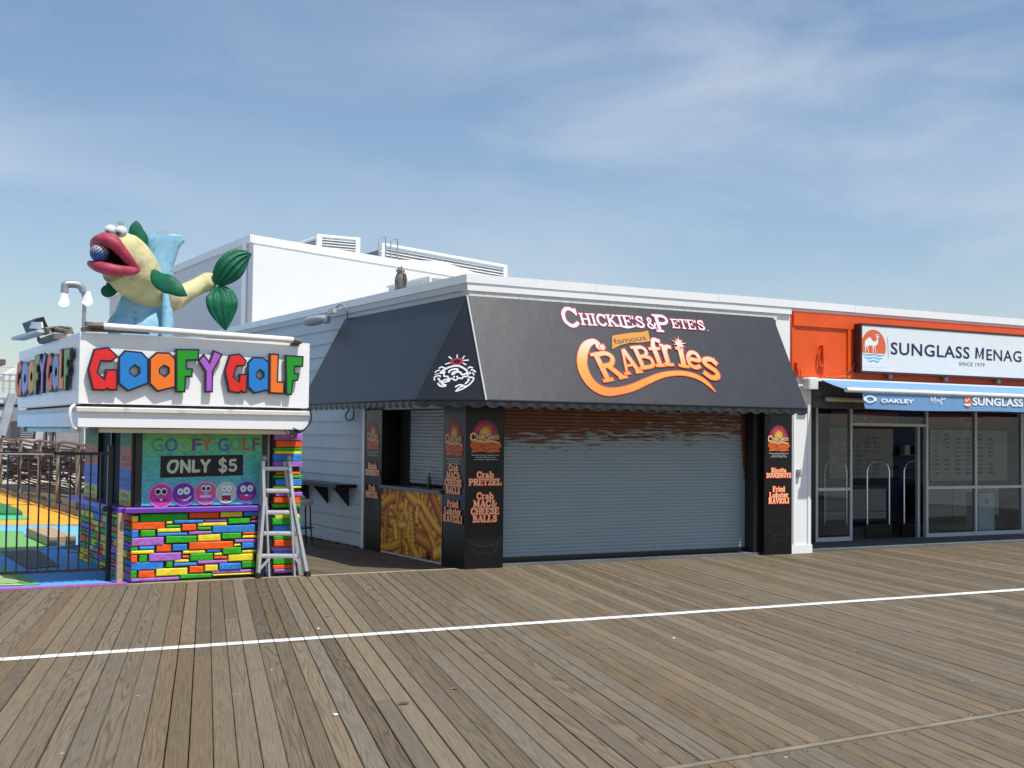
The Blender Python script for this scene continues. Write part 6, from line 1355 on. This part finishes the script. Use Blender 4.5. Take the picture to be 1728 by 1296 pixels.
# ================================================================== FAR LEFT: stairs, raised deck, low building, lamp
ZL = lambda x, y, Y: PY(x/7.627, 590+y/7.627, Y)
GRW = mat('grey_weathered_paint', (.42, .46, .48), .7, .12, 3)
sc1 = thing('wooden_staircase', (5.5, 46, 1), 'grey wooden staircase with open treads rising to the raised deck', 'staircase')
for k in range(8):
    y = 925+k*29; a = ZL(60+max(0, k)*0+ (7-k)*10, y, 46); b = ZL(440-(7-k)*0, y+4, 46); MB().box(a.x, b.x, 45.7, 46.1, a.z-.04, a.z+.02).build('tread', mat('dark_tread', (.10, .11, .12), .8), sc1)
MB().beam(ZL(145, 820, 45.6), ZL(35, 1145, 45.6), .1, .14).build('stringer', mat('mauve_stringer', srgb('9a7a94'), .6), sc1)
MB().beam(ZL(160, 570, 45.5), ZL(10, 1100, 45.5), .3, .25).beam(ZL(130, 600, 45.5), ZL(0, 1000, 45.5), .06, .08).build('handrail', GRW, sc1)
for x in (175, 230): MB().beam(ZL(x, 920, 45.8), ZL(x-5, 1150, 45.8), .16, .16).build('post', mat('blue_grey_post', (.16, .22, .26), .7), sc1)
MB().beam(ZL(245, 965, 45.4), ZL(475, 970, 45.4), .04, .05).beam(ZL(475, 970, 45.4), ZL(430, 1150, 45.4), .04, .05).build('side_rail', BLACKM, sc1)
rd = thing('raised_deck', (3.6, 48, 2), 'white raised deck with slim grey railings at the far left edge', 'deck')
a = ZL(-250, 570, 48); b = ZL(245, 570, 48); MB().box(a.x, b.x, 47.8, 51, a.z-.12, a.z+.02).build('platform', WHITEB, rd)
MB().box(a.x, ZL(110, 600, 48).x, 48.0, 48.2, 0, a.z-.3).build('wall', mat('pale_grey_siding', (.55, .6, .62), .7, .06), rd)
MB().box(a.x, ZL(255, 600, 48).x, 47.7, 47.8, a.z-.45, a.z-.35).build('beam', BLACKM, rd)
top = ZL(0, 325, 48).z
for x in (-200, -120, -40, 40, 120, 200, 240): p = ZL(x, 400, 48); MB().box(p.x-.03, p.x+.03, 47.85, 47.91, a.z, top).build('baluster', GRW, rd)
MB().box(a.x, b.x, 47.85, 47.91, top-.02, top+.04).build('railing', GRW, rd)
for k in range(4): MB().box(a.x, b.x, 47.87, 47.89, a.z+.2+k*.25, a.z+.22+k*.25).build('railing_wire', GRW, rd)
tn = thing('white_canopy', (5.5, 60, 4), 'white sloping canopy roof just visible behind the sign box', 'canopy')
MB().prism([ZL(40, 390, 60), ZL(60, 330, 60), ZL(330, 180, 60), ZL(330, 390, 60)], (0, 3, 0)).build('canopy_sheet', WHITEB, tn)
bmz = thing('brown_beam_roof', (3, 40, 4.5), 'end of a brown timber eave poking in at the left edge', 'eave')
a = ZL(75, 125, 40); c = ZL(75, 195, 40); MB().box(a.x-3, a.x, 40, 41, c.z, a.z).build('eave_board', mat('brown_eave', (.16, .12, .10), .8), bmz)
lb = thing('low_white_building', (7, 50, 0), 'low pale building with a yellowish lintel and a dark framed doorway', 'building')
a = ZL(235, 800, 52); b = ZL(1150, 1000, 52); MB().box(a.x, b.x+2, 52, 56, 0, ZL(600, 960, 52).z+1.2).build('wall', mat('pale_wall', (.5, .52, .55), .8, .06), lb)
p = ZL(640, 985, 51.9); q = ZL(1080, 1040, 51.9); MB().box(p.x, q.x, 51.9, 51.99, q.z, p.z).build('lintel', mat('yellowish_lintel', (.5, .47, .28), .7), lb)
p = ZL(590, 975, 51.85); q = ZL(605, 1200, 51.85); MB().box(p.x, q.x, 51.8, 51.89, 0, p.z).box(ZL(675, 1000, 51.85).x, ZL(695, 1000, 51.85).x, 51.8, 51.89, 0, q.z+1.0).build('door_frame', BLACKM, lb)
p = ZL(1085, 1050, 50); MB().box(p.x, ZL(1110, 1050, 50).x, 50, 50.15, 0, p.z).build('white_post', WHITE, lb)
MB().box(ZL(720, 1050, 51.95).x, ZL(1050, 1050, 51.95).x, 51.93, 51.985, .6, ZL(720, 1050, 51.95).z).build('door_panel', mat('grey_door', (.28, .28, .3), .7), lb)
lp = thing('twin_lamp_post', (5.8, 30, 0), 'slim post with a curved arm and two small lit lamps', 'lamp post')
ZP = lambda x, y, Y=30: PY(90+x/12.956, 460+y/12.956, Y)
MB().tube([Vector((ZP(690, 620).x, 30, 0)), ZP(680, 620), ZP(655, 420)], [.05, .045, .05], 8).build('pole', GREYM, lp)
MB().tube(cat_rom([ZP(660, 430), ZP(620, 330), ZP(540, 270), ZP(400, 252), ZP(270, 262), ZP(255, 300), ZP(245, 440)], 4), .085, 10).build('arm', GREYM, lp)
LW = emat('lamp_glow', (1, .9, .6), 3.0)
for x, y in ((235, 450), (745, 430)):
    p = ZP(x, y); s_ = MB().lathe(p+Vector((0, 0, -.38)), [(.145, .15), (.13, .19), (.09, .32), (.07, .4)], 16).build('lamp_shade', mat('white_lamp_shade', (.75, .75, .75), .3), lp)
    MB().ball(p+Vector((0, 0, -.24)), .11, 12, 1, 1, .6).build('bulb', LW, s_)

# ---- small litter on the planks
PAP = mat('paper_scrap_white', (.7, .7, .68), .8)
for (x, y, l, w_, lab) in ((552, 1040, .05, .025, 'white paper scrap on the planks between the ladder and the painted line'), (767, 1162, .045, .02, 'white paper scrap on the boards below the painted line, near the picture centre'), (537, 1061, .02, .014, 'tiny white scrap just above the painted line left of centre'), (567, 1206, .04, .02, 'white scrap lying across a plank gap in the lower left foreground'), (1137, 1077, .03, .02, 'small white scrap on the boards in front of the roller shutter')):
    p = G(x, y, .004); a = x*.7; c, s_ = math.cos(a), math.sin(a)
    o = MB().poly([(p.x+c*l, p.y+s_*l, .005), (p.x-s_*w_, p.y+c*w_, .012), (p.x-c*l, p.y-s_*l, .006), (p.x+s_*w_*.8, p.y-c*w_, .005)]).build('paper_scrap', PAP); tag(o, lab, 'litter', 'litter on the boardwalk')
p = G(681, 1188, .004); o = MB().poly([(p.x-.05, p.y, .006), (p.x, p.y-.025, .005), (p.x+.05, p.y+.005, .009), (p.x, p.y+.028, .014)]).build('dead_leaf', mat('dead_leaf_brown', (.06, .05, .03), .8)); tag(o, 'dark dead leaf on a plank in the centre foreground', 'leaf')
